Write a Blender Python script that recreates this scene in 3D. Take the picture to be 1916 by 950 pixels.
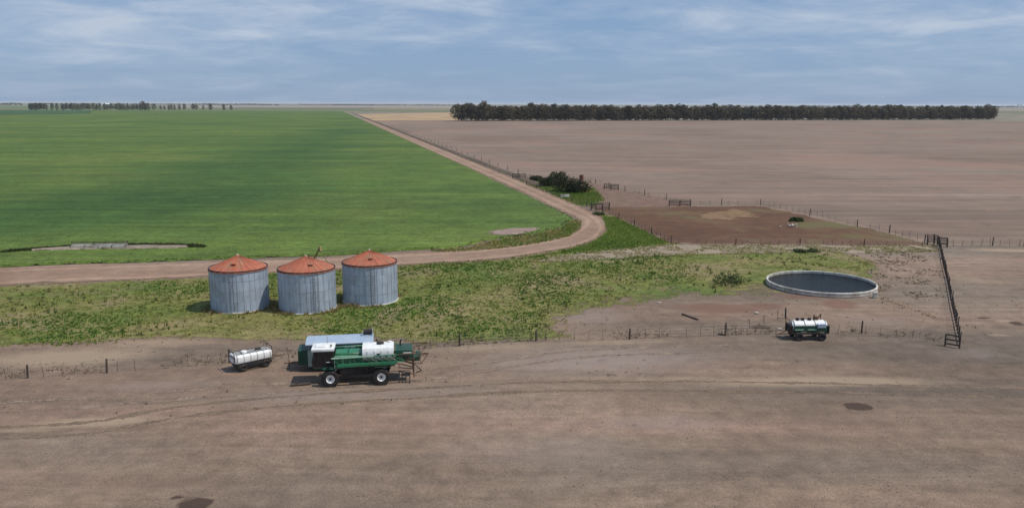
import bpy, bmesh, math, random
import numpy as np
from mathutils import Vector, Matrix

for o in list(bpy.data.objects): bpy.data.objects.remove(o)
scn = bpy.context.scene
C = scn.collection
R = math.radians

# ------------------------------------------------------------------ camera, sky, sun, exposure
CAM_H, FPX = 20.0, 1500.0
PITCH, ROLL = math.atan(281.0 / FPX), 0.0031
cam_d = bpy.data.cameras.new('camera'); cam = bpy.data.objects.new('camera', cam_d); C.objects.link(cam)
cam_d.sensor_width = 36.0; cam_d.lens = FPX / 1916.0 * 36.0; cam_d.clip_start = 0.5; cam_d.clip_end = 120000
CAM_M = Matrix.Translation((0, 0, CAM_H)) @ Matrix.Rotation(R(90) - PITCH, 4, 'X') @ Matrix.Rotation(ROLL, 4, 'Z')
cam.matrix_world = CAM_M
scn.camera = cam

SUN_EL, SUN_AZ = R(57), R(100)            # azimuth clockwise from +Y (the view direction)
sun_dir = Vector((math.cos(SUN_EL) * math.sin(SUN_AZ), math.cos(SUN_EL) * math.cos(SUN_AZ), math.sin(SUN_EL)))
sl = bpy.data.lights.new('sun', 'SUN'); sl.energy = 3.6; sl.angle = R(0.6); sl.color = (1.0, 0.95, 0.88)
sun = bpy.data.objects.new('sun', sl); C.objects.link(sun)
sun.rotation_euler = (-sun_dir).to_track_quat('-Z', 'Y').to_euler(); sun.location = (40, -40, 90)

world = bpy.data.worlds.new('World'); scn.world = world; world.use_nodes = True

def lk(nt, a, b): nt.links.new(a, b)
def nd(nt, typ, **kw):
    n = nt.nodes.new(typ)
    for k, v in kw.items():
        if k.startswith('i_'):
            key = k[2:]
            key = int(key) if key.isdigit() else key.replace('_', ' ')
            if hasattr(v, 'is_linked') or isinstance(v, bpy.types.NodeSocket): nt.links.new(v, n.inputs[key])
            else: n.inputs[key].default_value = v
        else: setattr(n, k, v)
    return n
def mth(nt, op, a, b=None, c=None, clamp=False):
    n = nt.nodes.new('ShaderNodeMath'); n.operation = op; n.use_clamp = clamp
    for i, v in enumerate((a, b, c)):
        if v is None: continue
        if isinstance(v, bpy.types.NodeSocket): nt.links.new(v, n.inputs[i])
        else: n.inputs[i].default_value = v
    return n.outputs[0]
def mixc(nt, f, a, b, mode='MIX'):
    n = nt.nodes.new('ShaderNodeMix'); n.data_type = 'RGBA'; n.blend_type = mode; n.clamp_factor = True
    for i, v in ((0, f), (6, a), (7, b)):
        if isinstance(v, bpy.types.NodeSocket): nt.links.new(v, n.inputs[i])
        else: n.inputs[i].default_value = v if i == 0 else ((*v, 1) if len(v) == 3 else v)
    return n.outputs[2]
def ramp(nt, fac, stops, interp='LINEAR'):
    n = nt.nodes.new('ShaderNodeValToRGB'); n.color_ramp.interpolation = interp
    e = n.color_ramp.elements
    while len(e) < len(stops): e.new(0.5)
    for k, (p, c) in enumerate(stops):
        e[k].position = p; e[k].color = (*c, 1) if not isinstance(c, (int, float)) else (c, c, c, 1)
    nt.links.new(fac, n.inputs[0]); return n.outputs[0]
def noise(nt, vec, scale, detail=3, rough=0.55, dist=0.0):
    n = nd(nt, 'ShaderNodeTexNoise'); n.inputs['Scale'].default_value = scale; n.inputs['Detail'].default_value = detail
    n.inputs['Roughness'].default_value = rough; n.inputs['Distortion'].default_value = dist
    nt.links.new(vec, n.inputs['Vector']); return n.outputs['Fac']
def mapping(nt, vec, loc=(0, 0, 0), rot=(0, 0, 0), sc=(1, 1, 1)):
    n = nd(nt, 'ShaderNodeMapping'); n.inputs[1].default_value = loc; n.inputs[2].default_value = rot; n.inputs[3].default_value = sc
    nt.links.new(vec, n.inputs[0]); return n.outputs[0]

wt = world.node_tree; wt.nodes.clear()
wo = nd(wt, 'ShaderNodeOutputWorld'); bg = nd(wt, 'ShaderNodeBackground'); lk(wt, bg.outputs[0], wo.inputs[0])
sky = nd(wt, 'ShaderNodeTexSky', sky_type='NISHITA', sun_disc=False)
sky.sun_elevation = SUN_EL; sky.sun_rotation = SUN_AZ; sky.altitude = 300; sky.air_density = 1.0; sky.dust_density = 0.6; sky.ozone_density = 2.0
tc = nd(wt, 'ShaderNodeTexCoord')
sep = nd(wt, 'ShaderNodeSeparateXYZ'); lk(wt, tc.outputs['Generated'], sep.inputs[0])
den = mth(wt, 'ADD', mth(wt, 'MAXIMUM', sep.outputs[2], 0.0), 0.13)
cmb = nd(wt, 'ShaderNodeCombineXYZ'); lk(wt, mth(wt, 'DIVIDE', sep.outputs[0], den), cmb.inputs[0]); lk(wt, mth(wt, 'DIVIDE', sep.outputs[1], den), cmb.inputs[1])
cv = mapping(wt, cmb.outputs[0], loc=(3.1, 1.7, 0), rot=(0, 0, R(-20)), sc=(0.9, 1.0, 1))
c1 = noise(wt, cv, 1.5, 9, 0.62, 0.35); c2 = noise(wt, cv, 0.5, 4, 0.5, 0.3)
cl = mth(wt, 'ADD', mth(wt, 'MULTIPLY', c1, 0.55), mth(wt, 'MULTIPLY', c2, 0.45))
cmask = ramp(wt, cl, [(0.43, 0.0), (0.52, 0.32), (0.62, 0.95)])
skyc = mixc(wt, 0.78, sky.outputs[0], (2.1, 3.35, 5.6))           # thin grey-blue veil of high haze over the clear sky
cmask = mth(wt, 'MULTIPLY', cmask, ramp(wt, sep.outputs[2], [(0.01, 0.30), (0.075, 1.0)]))      # cloud thins into the murk low down, all round
skyc = mixc(wt, cmask, skyc, (4.9, 5.7, 6.9))
lk(wt, skyc, bg.inputs[0]); bg.inputs[1].default_value = 0.10

scn.view_settings.view_transform = 'Standard'; scn.view_settings.look = 'None'
scn.view_settings.exposure = 0.0; scn.view_settings.gamma = 1.0; scn.view_settings.use_curve_mapping = False
scn.render.resolution_x = 1024; scn.render.resolution_y = 507
scn.cycles.transparent_max_bounces = 16; scn.cycles.volume_bounces = 1

# ------------------------------------------------------------------ helpers
rng = np.random.default_rng(7); rnd = random.Random(11)
_RM = np.array(CAM_M.to_3x3())
def G(px, py, z=0.0):
    """point of the real place (on the plane of height z) that the surveyed photo point falls on"""
    d = _RM @ np.array([(px - 958) / FPX, -(py - 475) / FPX, -1.0])
    t = (z - CAM_H) / d[2]
    return np.array([d[0] * t, d[1] * t, z])
def Gv(px, py, z=0.0): return Vector(G(px, py, z))
def PX(p):
    q = _RM.T @ (np.array(p) - np.array([0, 0, CAM_H])); return (958 - FPX * q[0] / q[2], 475 + FPX * q[1] / q[2])

_ph = np.random.default_rng(3).uniform(0, 6.28, 16)
def H(x, y):
    """gentle relief of the ground near the yard"""
    x = np.asarray(x, float); y = np.asarray(y, float)
    z = 0.035 * np.sin(x * .31 + y * .12 + _ph[0]) + 0.03 * np.sin(x * -.17 + y * .37 + _ph[1]) + 0.02 * np.sin(x * .55 - y * .42 + _ph[2])
    return z * np.clip((260 - np.hypot(x, y)) / 150, 0, 1)

def tag(o, label=None, cat=None, group=None, kind=None):
    if label: o['label'] = label
    if cat: o['category'] = cat
    if group: o['group'] = group
    if kind: o['kind'] = kind
    return o
def link_mesh(name, me, mat=None, parent=None):
    o = bpy.data.objects.new(name, me); C.objects.link(o)
    if mat is not None and not me.materials: me.materials.append(mat)
    if parent is not None: o.parent = parent
    return o
def empty(name, loc, rz=0.0):
    o = bpy.data.objects.new(name, None); C.objects.link(o); o.location = loc; o.rotation_euler = (0, 0, rz); o.empty_display_size = 0.3
    return o
def np_mesh(name, V, F, smooth=False):
    me = bpy.data.meshes.new(name); V = np.asarray(V, np.float32); F = np.asarray(F, np.int32)
    k = F.shape[1]
    me.vertices.add(len(V)); me.vertices.foreach_set('co', V.ravel())
    me.loops.add(F.size); me.loops.foreach_set('vertex_index', F.ravel())
    me.polygons.add(len(F)); me.polygons.foreach_set('loop_start', np.arange(0, F.size, k, dtype=np.int32))
    me.update(calc_edges=True)
    if smooth: me.polygons.foreach_set('use_smooth', np.ones(len(F), bool))
    return me
def attr(me, name, vals, typ='FLOAT'):
    a = me.attributes.new(name, typ, 'POINT')
    a.data.foreach_set('value' if typ == 'FLOAT' else 'color', np.asarray(vals, np.float32).ravel())

class MB:
    """collects bevelled boxes, tubes and lathed shapes into one mesh"""
    def __init__(s): s.bm = bmesh.new()
    def box(s, c, d, bev=0.0, rot=None, seg=1):
        r = bmesh.ops.create_cube(s.bm, size=1.0); vs = r['verts']
        bmesh.ops.scale(s.bm, verts=vs, vec=d)
        if bev > 0:
            es = list({e for v in vs for e in v.link_edges})
            g = bmesh.ops.bevel(s.bm, geom=es, offset=bev, segments=seg, affect='EDGES', profile=0.6)
            vs = list({v for f in g['faces'] for v in f.verts} | {v for v in vs if v.is_valid})
        if rot is not None: bmesh.ops.rotate(s.bm, verts=vs, cent=(0, 0, 0), matrix=rot)
        bmesh.ops.translate(s.bm, verts=vs, vec=c); return s
    def tube(s, a, b, r0, r1=None, n=8, cap=True):
        a, b = Vector(a), Vector(b); r1 = r0 if r1 is None else r1; d = b - a
        m = Matrix.Translation((a + b) / 2) @ d.to_track_quat('Z', 'Y').to_matrix().to_4x4()
        bmesh.ops.create_cone(s.bm, cap_ends=cap, cap_tris=False, segments=n, radius1=max(r0, 1e-4), radius2=max(r1, 1e-4), depth=d.length, matrix=m); return s
    def path(s, pts, r, n=6):
        for a, b in zip(pts[:-1], pts[1:]): s.tube(a, b, r, n=n)
        return s
    def lathe(s, prof, n=24, axis='Z', c=(0, 0, 0), a0=0, a1=2 * math.pi):
        rings = []; full = abs(a1 - a0 - 2 * math.pi) < 1e-4; m = n if full else n + 1
        for k in range(m):
            a = a0 + (a1 - a0) * k / n; ca, sa = math.cos(a), math.sin(a); ring = []
            for r, z in prof:
                p = (r * ca, r * sa, z) if axis == 'Z' else ((r * ca, z, r * sa) if axis == 'Y' else (z, r * ca, r * sa))
                ring.append(s.bm.verts.new((p[0] + c[0], p[1] + c[1], p[2] + c[2])))
            rings.append(ring)
        for k in range(n):
            A, B = rings[k], rings[(k + 1) % m]
            for i in range(len(prof) - 1): s.bm.faces.new((A[i], B[i], B[i + 1], A[i + 1]))
        return s
    def prism(s, prof, x0, x1, axis='X'):
        """closed outline (y,z) extruded along x"""
        A = [s.bm.verts.new((x0, y, z)) for y, z in prof]; B = [s.bm.verts.new((x1, y, z)) for y, z in prof]; n = len(prof)
        for i in range(n): s.bm.faces.new((A[i], A[(i + 1) % n], B[(i + 1) % n], B[i]))
        s.bm.faces.new(A[::-1]); s.bm.faces.new(B); return s
    def mesh(s, name, smooth=None):
        bmesh.ops.remove_doubles(s.bm, verts=s.bm.verts, dist=1e-5)
        bmesh.ops.recalc_face_normals(s.bm, faces=s.bm.faces)
        me = bpy.data.meshes.new(name); s.bm.to_mesh(me); s.bm.free()
        if smooth:
            me.polygons.foreach_set('use_smooth', np.ones(len(me.polygons), bool)); me.set_sharp_from_angle(angle=R(smooth))
        return me
    def build(s, name, mat, parent=None, smooth=None):
        return link_mesh(name, s.mesh(name, smooth), mat, parent)

# ------------------------------------------------------------------ materials
def base_mat(name):
    m = bpy.data.materials.new(name); m.use_nodes = True; nt = m.node_tree; nt.nodes.clear()
    out = nd(nt, 'ShaderNodeOutputMaterial'); p = nd(nt, 'ShaderNodeBsdfPrincipled'); lk(nt, p.outputs[0], out.inputs[0])
    return m, nt, p, out
def bump(nt, p, h, strength, dist):
    b = nd(nt, 'ShaderNodeBump'); b.inputs['Strength'].default_value = strength; b.inputs['Distance'].default_value = dist
    lk(nt, h, b.inputs['Height']); lk(nt, b.outputs[0], p.inputs['Normal']); return b
def mat(name, cols, scale=3.0, rough=0.7, metal=0.0, bmp=0.2, bdist=0.01, dirt=None, sc=(1, 1, 1), spec=0.4, dirt_amt=0.5):
    m, nt, p, out = base_mat(name)
    v = nd(nt, 'ShaderNodeTexCoord').outputs['Object']
    ob = nd(nt, 'ShaderNodeObjectInfo').outputs['Random']
    cb = nd(nt, 'ShaderNodeVectorMath', operation='ADD'); lk(nt, mapping(nt, v, sc=sc), cb.inputs[0])
    cx = nd(nt, 'ShaderNodeCombineXYZ'); lk(nt, mth(nt, 'MULTIPLY', ob, 37.0), cx.inputs[0]); lk(nt, cx.outputs[0], cb.inputs[1])
    v = cb.outputs[0]
    n1 = noise(nt, v, scale, 5, 0.6)
    k = len(cols); c = ramp(nt, n1, [(0.3 + 0.4 * i / max(1, k - 1), cc) for i, cc in enumerate(cols)])
    if dirt:
        d = ramp(nt, noise(nt, v, scale * 0.6, 4, 0.65), [(0.45, 0.0), (0.68, dirt_amt)]); c = mixc(nt, d, c, dirt)
    lk(nt, c, p.inputs['Base Color']); p.inputs['Metallic'].default_value = metal; p.inputs['Specular IOR Level'].default_value = spec
    lk(nt, mth(nt, 'ADD', mth(nt, 'MULTIPLY', noise(nt, v, scale * 2), 0.25), rough - 0.125), p.inputs['Roughness'])
    if bmp: bump(nt, p, noise(nt, v, scale * 4, 4), bmp, bdist)
    return m
EARTH = (0.20, 0.145, 0.120)
def ground_mat(name, cols, big=0.03, streak=None, mid=0.6, grain=0.25, edge=None, bmp=0.5, bdist=0.05, tint=False, fine=(0.62, 1.25), streak2=None, patch=None, vigour=False, ruts=False):
    """earth or vegetation cover; edge=(metres, scale) frays the sheet's border along its own 'sd' distance"""
    m, nt, p, out = base_mat(name)
    pos = nd(nt, 'ShaderNodeNewGeometry').outputs['Position']
    n1 = noise(nt, pos, big, 5, 0.6, 0.4)
    k = len(cols); c = ramp(nt, n1, [(0.32 + 0.36 * i / max(1, k - 1), cc) for i, cc in enumerate(cols)])
    h = noise(nt, pos, 2.2, 6, 0.7)
    if streak:
        sv = mapping(nt, pos, rot=(0, 0, R(-streak[0])), sc=(streak[1], streak[2], 1))
        s1 = noise(nt, sv, 1.0, 5, 0.62, 0.3)
        c = mixc(nt, 1.0, c, ramp(nt, s1, [(0.28, 1 - streak[3]), (0.5, 1.0), (0.72, 1 + streak[3])]), 'MULTIPLY')
    if streak2:
        sv = mapping(nt, pos, rot=(0, 0, R(-streak2[0])), sc=(streak2[1], streak2[2], 1))
        c = mixc(nt, 1.0, c, ramp(nt, noise(nt, sv, 1.0, 4, 0.55, 0.4), [(0.32, (1 - streak2[3] * 1.2, 1 - streak2[3] * .85, 1 - streak2[3] * .55)), (0.5, (1, 1, 1)), (0.68, (1 + streak2[3] * 1.3, 1 + streak2[3] * .8, 1 + streak2[3]))]), 'MULTIPLY')
    n2 = noise(nt, pos, mid, 5, 0.65)
    c = mixc(nt, 1.0, c, ramp(nt, n2, [(0.3, fine[0]), (0.5, 0.98), (0.72, fine[1])]), 'MULTIPLY')
    n3 = noise(nt, pos, 9.0, 3, 0.7)
    c = mixc(nt, 1.0, c, ramp(nt, n3, [(0.3, 1 - grain), (0.7, 1 + grain)]), 'MULTIPLY')
    if ruts:                                              # two worn wheel lines, each a set distance in from the road's edge
        a = nd(nt, 'ShaderNodeAttribute', attribute_name='sd'); rw_ = mth(nt, 'ADD', mth(nt, 'ABSOLUTE', mth(nt, 'SUBTRACT', a.outputs['Fac'], 1.5)), mth(nt, 'MULTIPLY', mth(nt, 'SUBTRACT', noise(nt, pos, 0.5, 4, 0.7), 0.5), 0.9))
        c = mixc(nt, 1.0, c, ramp(nt, rw_, [(0.25, 1.14), (0.65, 0.90)]), 'MULTIPLY')
    if vigour:                                            # thin mottling and the drill lines running away down the field
        c = mixc(nt, 1.0, c, ramp(nt, noise(nt, pos, 0.12, 6, 0.72), [(0.3, 0.74), (0.5, 1.0), (0.7, 1.26)]), 'MULTIPLY')
        dl = noise(nt, mapping(nt, pos, rot=(0, 0, R(-103)), sc=(0.012, 0.55, 1)), 1.0, 4, 0.6)
        c = mixc(nt, 1.0, c, ramp(nt, dl, [(0.32, 0.80), (0.5, 1.0), (0.68, 1.18)]), 'MULTIPLY')
    if patch:
        pm = ramp(nt, noise(nt, pos, patch[1], 5, 0.65, 0.5), [(patch[2], 0.0), (patch[2] + 0.08, patch[3])]); c = mixc(nt, pm, c, patch[0])
    if vigour:
        a = nd(nt, 'ShaderNodeAttribute', attribute_name='vigour'); vf = mth(nt, 'ADD', a.outputs['Fac'], mth(nt, 'MULTIPLY', mth(nt, 'SUBTRACT', noise(nt, pos, 0.03, 5, 0.65), 0.5), 1.5))
        c = mixc(nt, 1.0, c, ramp(nt, vf, [(0.1, (1.30, 1.16, 1.10)), (0.5, (1, 1, 1)), (0.9, (0.76, 0.86, 0.84))]), 'MULTIPLY')
    if tint:
        a = nd(nt, 'ShaderNodeAttribute', attribute_name='tint'); sp = nd(nt, 'ShaderNodeSeparateColor'); lk(nt, a.outputs['Color'], sp.inputs[0])
        jag = mth(nt, 'ADD', mth(nt, 'MULTIPLY', noise(nt, pos, 0.8, 5, 0.7), 0.9), mth(nt, 'MULTIPLY', n3, 0.35))
        def cut(sock, lo, hi, amt): return ramp(nt, mth(nt, 'MULTIPLY', sock, mth(nt, 'ADD', jag, 0.4)), [(lo, 0.0), (hi, amt)])
        c = mixc(nt, cut(sp.outputs[0], 0.25, 0.75, 0.75), c, (0.33, 0.245, 0.165))
        c = mixc(nt, cut(sp.outputs[1], 0.35, 0.55, 0.85), c, (0.050, 0.030, 0.022))
        c = mixc(nt, cut(sp.outputs[2], 0.30, 0.75, 0.7), c, (0.17, 0.088, 0.06))
        c = mixc(nt, cut(a.outputs['Alpha'], 0.30, 0.8, 0.8), c, (0.265, 0.205, 0.172))
    lk(nt, c, p.inputs['Base Color']); p.inputs['Roughness'].default_value = 0.95; p.inputs['Specular IOR Level'].default_value = 0.25
    bump(nt, p, mth(nt, 'ADD', h, mth(nt, 'MULTIPLY', n3, 0.3)), bmp, bdist)
    if edge:
        a = nd(nt, 'ShaderNodeAttribute', attribute_name='sd')
        e1 = mth(nt, 'ADD', mth(nt, 'MULTIPLY', noise(nt, pos, edge[1], 5, 0.7), 1.0), mth(nt, 'MULTIPLY', noise(nt, pos, edge[1] * 7, 3, 0.7), 0.5))
        e1 = mth(nt, 'MULTIPLY', mth(nt, 'SUBTRACT', e1, 0.75), edge[0] * 2.6)
        al = mth(nt, 'MULTIPLY', mth(nt, 'ADD', a.outputs['Fac'], e1), 5.0 / edge[0] if edge[0] > 0.4 else 12, clamp=True)
        lk(nt, al, p.inputs['Alpha'])
    return m
def leaf_mat(name, dark, light, attr_name=None, trans=0.25):
    m, nt, p, out = base_mat(name)
    if attr_name:
        c = nd(nt, 'ShaderNodeAttribute', attribute_name=attr_name).outputs['Color']
    else:
        v = nd(nt, 'ShaderNodeTexCoord').outputs['Object']; ob = nd(nt, 'ShaderNodeObjectInfo').outputs['Random']
        n = mth(nt, 'ADD', mth(nt, 'MULTIPLY', noise(nt, v, 0.55, 3), 0.75), mth(nt, 'MULTIPLY', mth(nt, 'SUBTRACT', ob, 0.2), 0.55))
        c = ramp(nt, n, [(0.3, dark), (0.75, light)])
    lk(nt, c, p.inputs['Base Color']); p.inputs['Roughness'].default_value = 0.7; p.inputs['Specular IOR Level'].default_value = 0.2
    t = nd(nt, 'ShaderNodeBsdfTranslucent'); lk(nt, c, t.inputs[0])
    mx = nd(nt, 'ShaderNodeMixShader'); mx.inputs[0].default_value = trans
    lk(nt, p.outputs[0], mx.inputs[1]); lk(nt, t.outputs[0], mx.inputs[2]); lk(nt, mx.outputs[0], out.inputs[0])
    return m

# ------------------------------------------------------------------ ground sheets
def sd_poly(P, X, Y):
    """signed distance to a closed outline, positive inside"""
    P = np.asarray(P, float)[:, :2]; d = np.full(X.shape, 1e18); ins = np.zeros(X.shape, bool)
    for a, b in zip(P, np.roll(P, -1, axis=0)):
        e = b - a; L = e @ e
        if L < 1e-9: continue
        wx, wy = X - a[0], Y - a[1]; t = np.clip((wx * e[0] + wy * e[1]) / L, 0, 1)
        d = np.minimum(d, (wx - e[0] * t) ** 2 + (wy - e[1] * t) ** 2)
        c = ((a[1] > Y) != (b[1] > Y))
        with np.errstate(divide='ignore', invalid='ignore'): xi = a[0] + (Y - a[1]) / (b[1] - a[1]) * e[0]
        ins ^= c & (X < xi)
    d = np.sqrt(d); return np.where(ins, d, -d)
def graded(lo, hi, step, grow_from, ratio):
    """coordinates with an even step up to grow_from, then growing steps"""
    out = [lo]; s = step
    while out[-1] < hi:
        if out[-1] > grow_from: s *= ratio
        out.append(out[-1] + s)
    return np.array(out)
def sym(step, half, far, ratio):
    a = graded(0, far, step, half, ratio); return np.concatenate([-a[:0:-1], a])
def grid_sheet(name, xs, ys, zoff, material, poly=None, margin=1.5, zfun=None, kind='structure'):
    X, Y = np.meshgrid(xs, ys); Z = H(X, Y) + zoff
    sd = sd_poly(poly, X, Y) if poly is not None else None
    if zfun is not None: Z = Z + zfun(X, Y, sd)
    nx, ny = len(xs), len(ys); I = np.arange(nx * ny).reshape(ny, nx)
    F = np.stack([I[:-1, :-1], I[:-1, 1:], I[1:, 1:], I[1:, :-1]], -1).reshape(-1, 4)
    V = np.stack([X, Y, Z], -1).reshape(-1, 3)
    if sd is not None:
        s = sd.ravel(); F = F[s[F].max(1) > -margin]
        used = np.unique(F); mp = np.full(len(V), -1); mp[used] = np.arange(len(used)); F = mp[F]; V = V[used]; sdv = s[used]
    me = np_mesh(name, V, F, True)
    if sd is not None: attr(me, 'sd', sdv)
    o = link_mesh(name, me, material); tag(o, kind=kind); return o
def pxpoly(L): return [tuple(G(*p)[:2]) for p in L]
def poly_sheet(name, L, step, zoff, material, margin=1.5, world=False):
    P = L if world else pxpoly(L); A = np.array(P)
    lo, hi = A.min(0) - margin, A.max(0) + margin
    return grid_sheet(name, np.arange(lo[0], hi[0] + step, step), np.arange(lo[1], hi[1] + step, step), zoff, material, P, margin)
def ribbon(name, left, right, zoff, material, margin=0.8, step=2.0, zf=None):
    """a track between two edge lines given at matching stations"""
    left, right = np.array(left, float)[:, :2], np.array(right, float)[:, :2]
    L2, R2 = [], []
    for i in range(len(left) - 1):
        n = max(1, int(min(60, np.linalg.norm(left[i + 1] - left[i]) / step)))
        for k in range(n):
            t = k / n; L2.append(left[i] * (1 - t) + left[i + 1] * t); R2.append(right[i] * (1 - t) + right[i + 1] * t)
    L2.append(left[-1]); R2.append(right[-1]); L2, R2 = np.array(L2), np.array(R2)
    w = np.linalg.norm(R2 - L2, axis=1, keepdims=True); u = (R2 - L2) / np.maximum(w, 1e-6)
    cs = np.linspace(0, 1, 9); rows = []; sds = []
    for c in cs:
        t = -margin + c * (w + 2 * margin); p = L2 + u * t; rows.append(p); sds.append(np.minimum(t, w - t)[:, 0])
    P = np.stack(rows, 1); S = np.stack(sds, 1); n, k = P.shape[:2]
    Z = H(P[..., 0], P[..., 1]) + zoff
    if zf is not None: Z = Z + zf(S)
    V = np.concatenate([P, Z[..., None]], -1).reshape(-1, 3); I = np.arange(n * k).reshape(n, k)
    F = np.stack([I[:-1, :-1], I[:-1, 1:], I[1:, 1:], I[1:, :-1]], -1).reshape(-1, 4)
    me = np_mesh(name, V, F, True); attr(me, 'sd', S.ravel()); o = link_mesh(name, me, material); tag(o, kind='structure'); return o

# --- the bare earth, one sheet out to the horizon; stains, pale straw, wheel-worn patches and the sprayer's painted shade carry their own shapes
m_earth = ground_mat('earth', [(0.158, 0.110, 0.077), (0.208, 0.146, 0.102), (0.248, 0.184, 0.133)], big=0.028, streak=(7, 0.05, 0.7, 0.18), streak2=(8, 0.012, 0.12, 0.20), mid=0.7,
                     grain=0.30, bmp=0.55, bdist=0.05, tint=True, fine=(0.76, 1.2))
xs = sym(0.6, 48, 45000, 1.16); ys = np.concatenate([-graded(0, 45000, 8, 30, 1.35)[:0:-1], np.arange(0, 30, 3.0), graded(30, 45000, 0.6, 112, 1.10)])
X, Y = np.meshgrid(xs, ys); T = np.zeros(X.shape + (4,))
def blot(px, py, rx, ry, ch, s=1.0, rot=None):
    c = G(px, py); ex = G(px + rx, py) - c; a = np.hypot(ex[0], ex[1]); b = abs(G(px, py - ry)[1] - G(px, py + ry)[1]) / 2
    ang = 0.0 if rot is None else R(rot); dx, dy = X - c[0], Y - c[1]
    q = np.sqrt(((dx * math.cos(ang) + dy * math.sin(ang)) / a) ** 2 + ((-dx * math.sin(ang) + dy * math.cos(ang)) / b) ** 2)
    T[..., ch] = np.maximum(T[..., ch], s * np.clip(1.25 - q * 0.75, 0, 1))
for b in [(180, 788, 130, 9, 0, .9, 8), (60, 803, 90, 4, 0, .7, 6), (1540, 713, 215, 9, 0, .95, 2), (1250, 708, 120, 6, 0, .5, 2), (130, 668, 150, 16, 0, .9, 10), (300, 640, 120, 10, 0, .6, 8),
          (1890, 468, 70, 3, 0, 1.0, 0), (930, 650, 150, 8, 0, .6, 8), (1880, 600, 18, 3, 0, .8, 0), (1870, 627, 22, 3, 0, .7, 0), (20, 590, 40, 20, 0, .7, 10), (1140, 640, 130, 5, 0, .6, 4), (1835, 525, 25, 14, 0, .5, 60),
          (1605, 761, 22, 6, 1, 1.35, -12), (365, 942, 26, 11, 1, 1.35, 0), (335, 927, 16, 4, 1, .9, 0), (1572, 570, 26, 8, 2, 1.3, -35), (1127, 672, 10, 3, 1, 1, 0), (1143, 699, 9, 3, 1, 1, 0), (1150, 708, 6, 2, 1, 1, 0), (1010, 749, 18, 4, 1, .5, 0), (1185, 793, 8, 3, 1, .7, 0),
          (748, 861, 6, 3, 1, .9, 0), (785, 859, 9, 2, 1, .8, 0), (1902, 605, 12, 4, 1, .9, 0), (1840, 594, 14, 2, 1, .7, 0), (1475, 915, 7, 4, 1, .7, 0), (183, 895, 6, 3, 1, .7, 0), (1420, 611, 25, 4, 1, .7, 0), (1440, 617, 40, 3, 1, .5, 0), (610, 700, 60, 8, 1, .35, 8),  # the last dark blot paints shade on the dirt under the sprayer
          (1345, 577, 75, 9, 2, 1.0, 0), (1430, 572, 35, 6, 2, 1.0, 0), (1330, 590, 60, 6, 2, .5, 0), (1500, 555, 60, 6, 2, .7, -10), (1540, 640, 100, 12, 2, .35, 0), (1500, 690, 140, 14, 2, .35, 0), (1680, 575, 60, 10, 2, .4, -20), (100, 700, 160, 10, 2, .3, 8), (1300, 900, 300, 50, 2, .25, 0),
          (1130, 672, 250, 28, 3, .75, 6), (650, 735, 300, 18, 3, .6, 8), (1100, 590, 90, 20, 3, .6, 5), (1640, 600, 80, 14, 3, .5, 0), (1000, 840, 300, 40, 3, .45, 4), (1250, 790, 200, 20, 3, .5, 4), (300, 720, 200, 12, 3, .5, 8), (1870, 545, 40, 12, 3, .4, 0), (500, 850, 200, 20, 3, .35, 5), (1820, 660, 90, 16, 3, .5, 0)]:
    blot(*b)
nx, ny = len(xs), len(ys); I = np.arange(nx * ny).reshape(ny, nx)
gme = np_mesh('ground', np.stack([X, Y, H(X, Y)], -1).reshape(-1, 3), np.stack([I[:-1, :-1], I[:-1, 1:], I[1:, 1:], I[1:, :-1]], -1).reshape(-1, 4), True)
attr(gme, 'tint', T.reshape(-1, 4), 'FLOAT_COLOR'); tag(link_mesh('ground', gme, m_earth), kind='structure')

# --- far fields, in strips out to the skyline
def far_strip(L, cols, zoff, big=0.004, name='far_field'):
    V = [G(*p) for p in L]; V = [(v[0], v[1], zoff) for v in V]
    me = bpy.data.meshes.new(name); me.from_pydata(V, [], [tuple(range(len(V)))]); me.update()
    o = link_mesh(name, me, ground_mat(name, cols, big=big, streak=(12, 0.002, 0.012, 0.12), mid=0.02, grain=0.05, bmp=0.1)); tag(o, kind='structure')
def hz(x): return 194.2 + (x - 958) * 0.0031
def band(x0, x1, d0, d1, cols, z): far_strip([(x0, hz(x0) + d0), (x1, hz(x1) + d0), (x1, hz(x1) + d1), (x0, hz(x0) + d1)], cols, z)
band(-500, 2500, 30, 1.0, [(0.20, 0.17, 0.12), (0.22, 0.19, 0.14)], 0.05)
band(-500, 900, 16, 10, [(0.12, 0.14, 0.06), (0.15, 0.16, 0.08)], 0.1)
band(-500, 300, 11, 6.5, [(0.10, 0.14, 0.05), (0.13, 0.16, 0.07)], 0.14)
band(330, 845, 8.4, 5.6, [(0.27, 0.21, 0.17), (0.30, 0.24, 0.19)], 0.16)
band(440, 700, 10.2, 9.2, [(0.09, 0.075, 0.05), (0.11, 0.09, 0.06)], 0.18)
band(680, 860, 13, 10, [(0.20, 0.165, 0.09), (0.19, 0.17, 0.10)], 0.18)
band(1840, 2400, 16, 11, [(0.14, 0.14, 0.07), (0.16, 0.16, 0.08)], 0.12)
band(1840, 2400, 10, 7.5, [(0.27, 0.20, 0.14), (0.29, 0.22, 0.16)], 0.14)
band(-500, 2500, 4.2, 3.0, [(0.10, 0.12, 0.07), (0.13, 0.13, 0.08)], 0.2)

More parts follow.
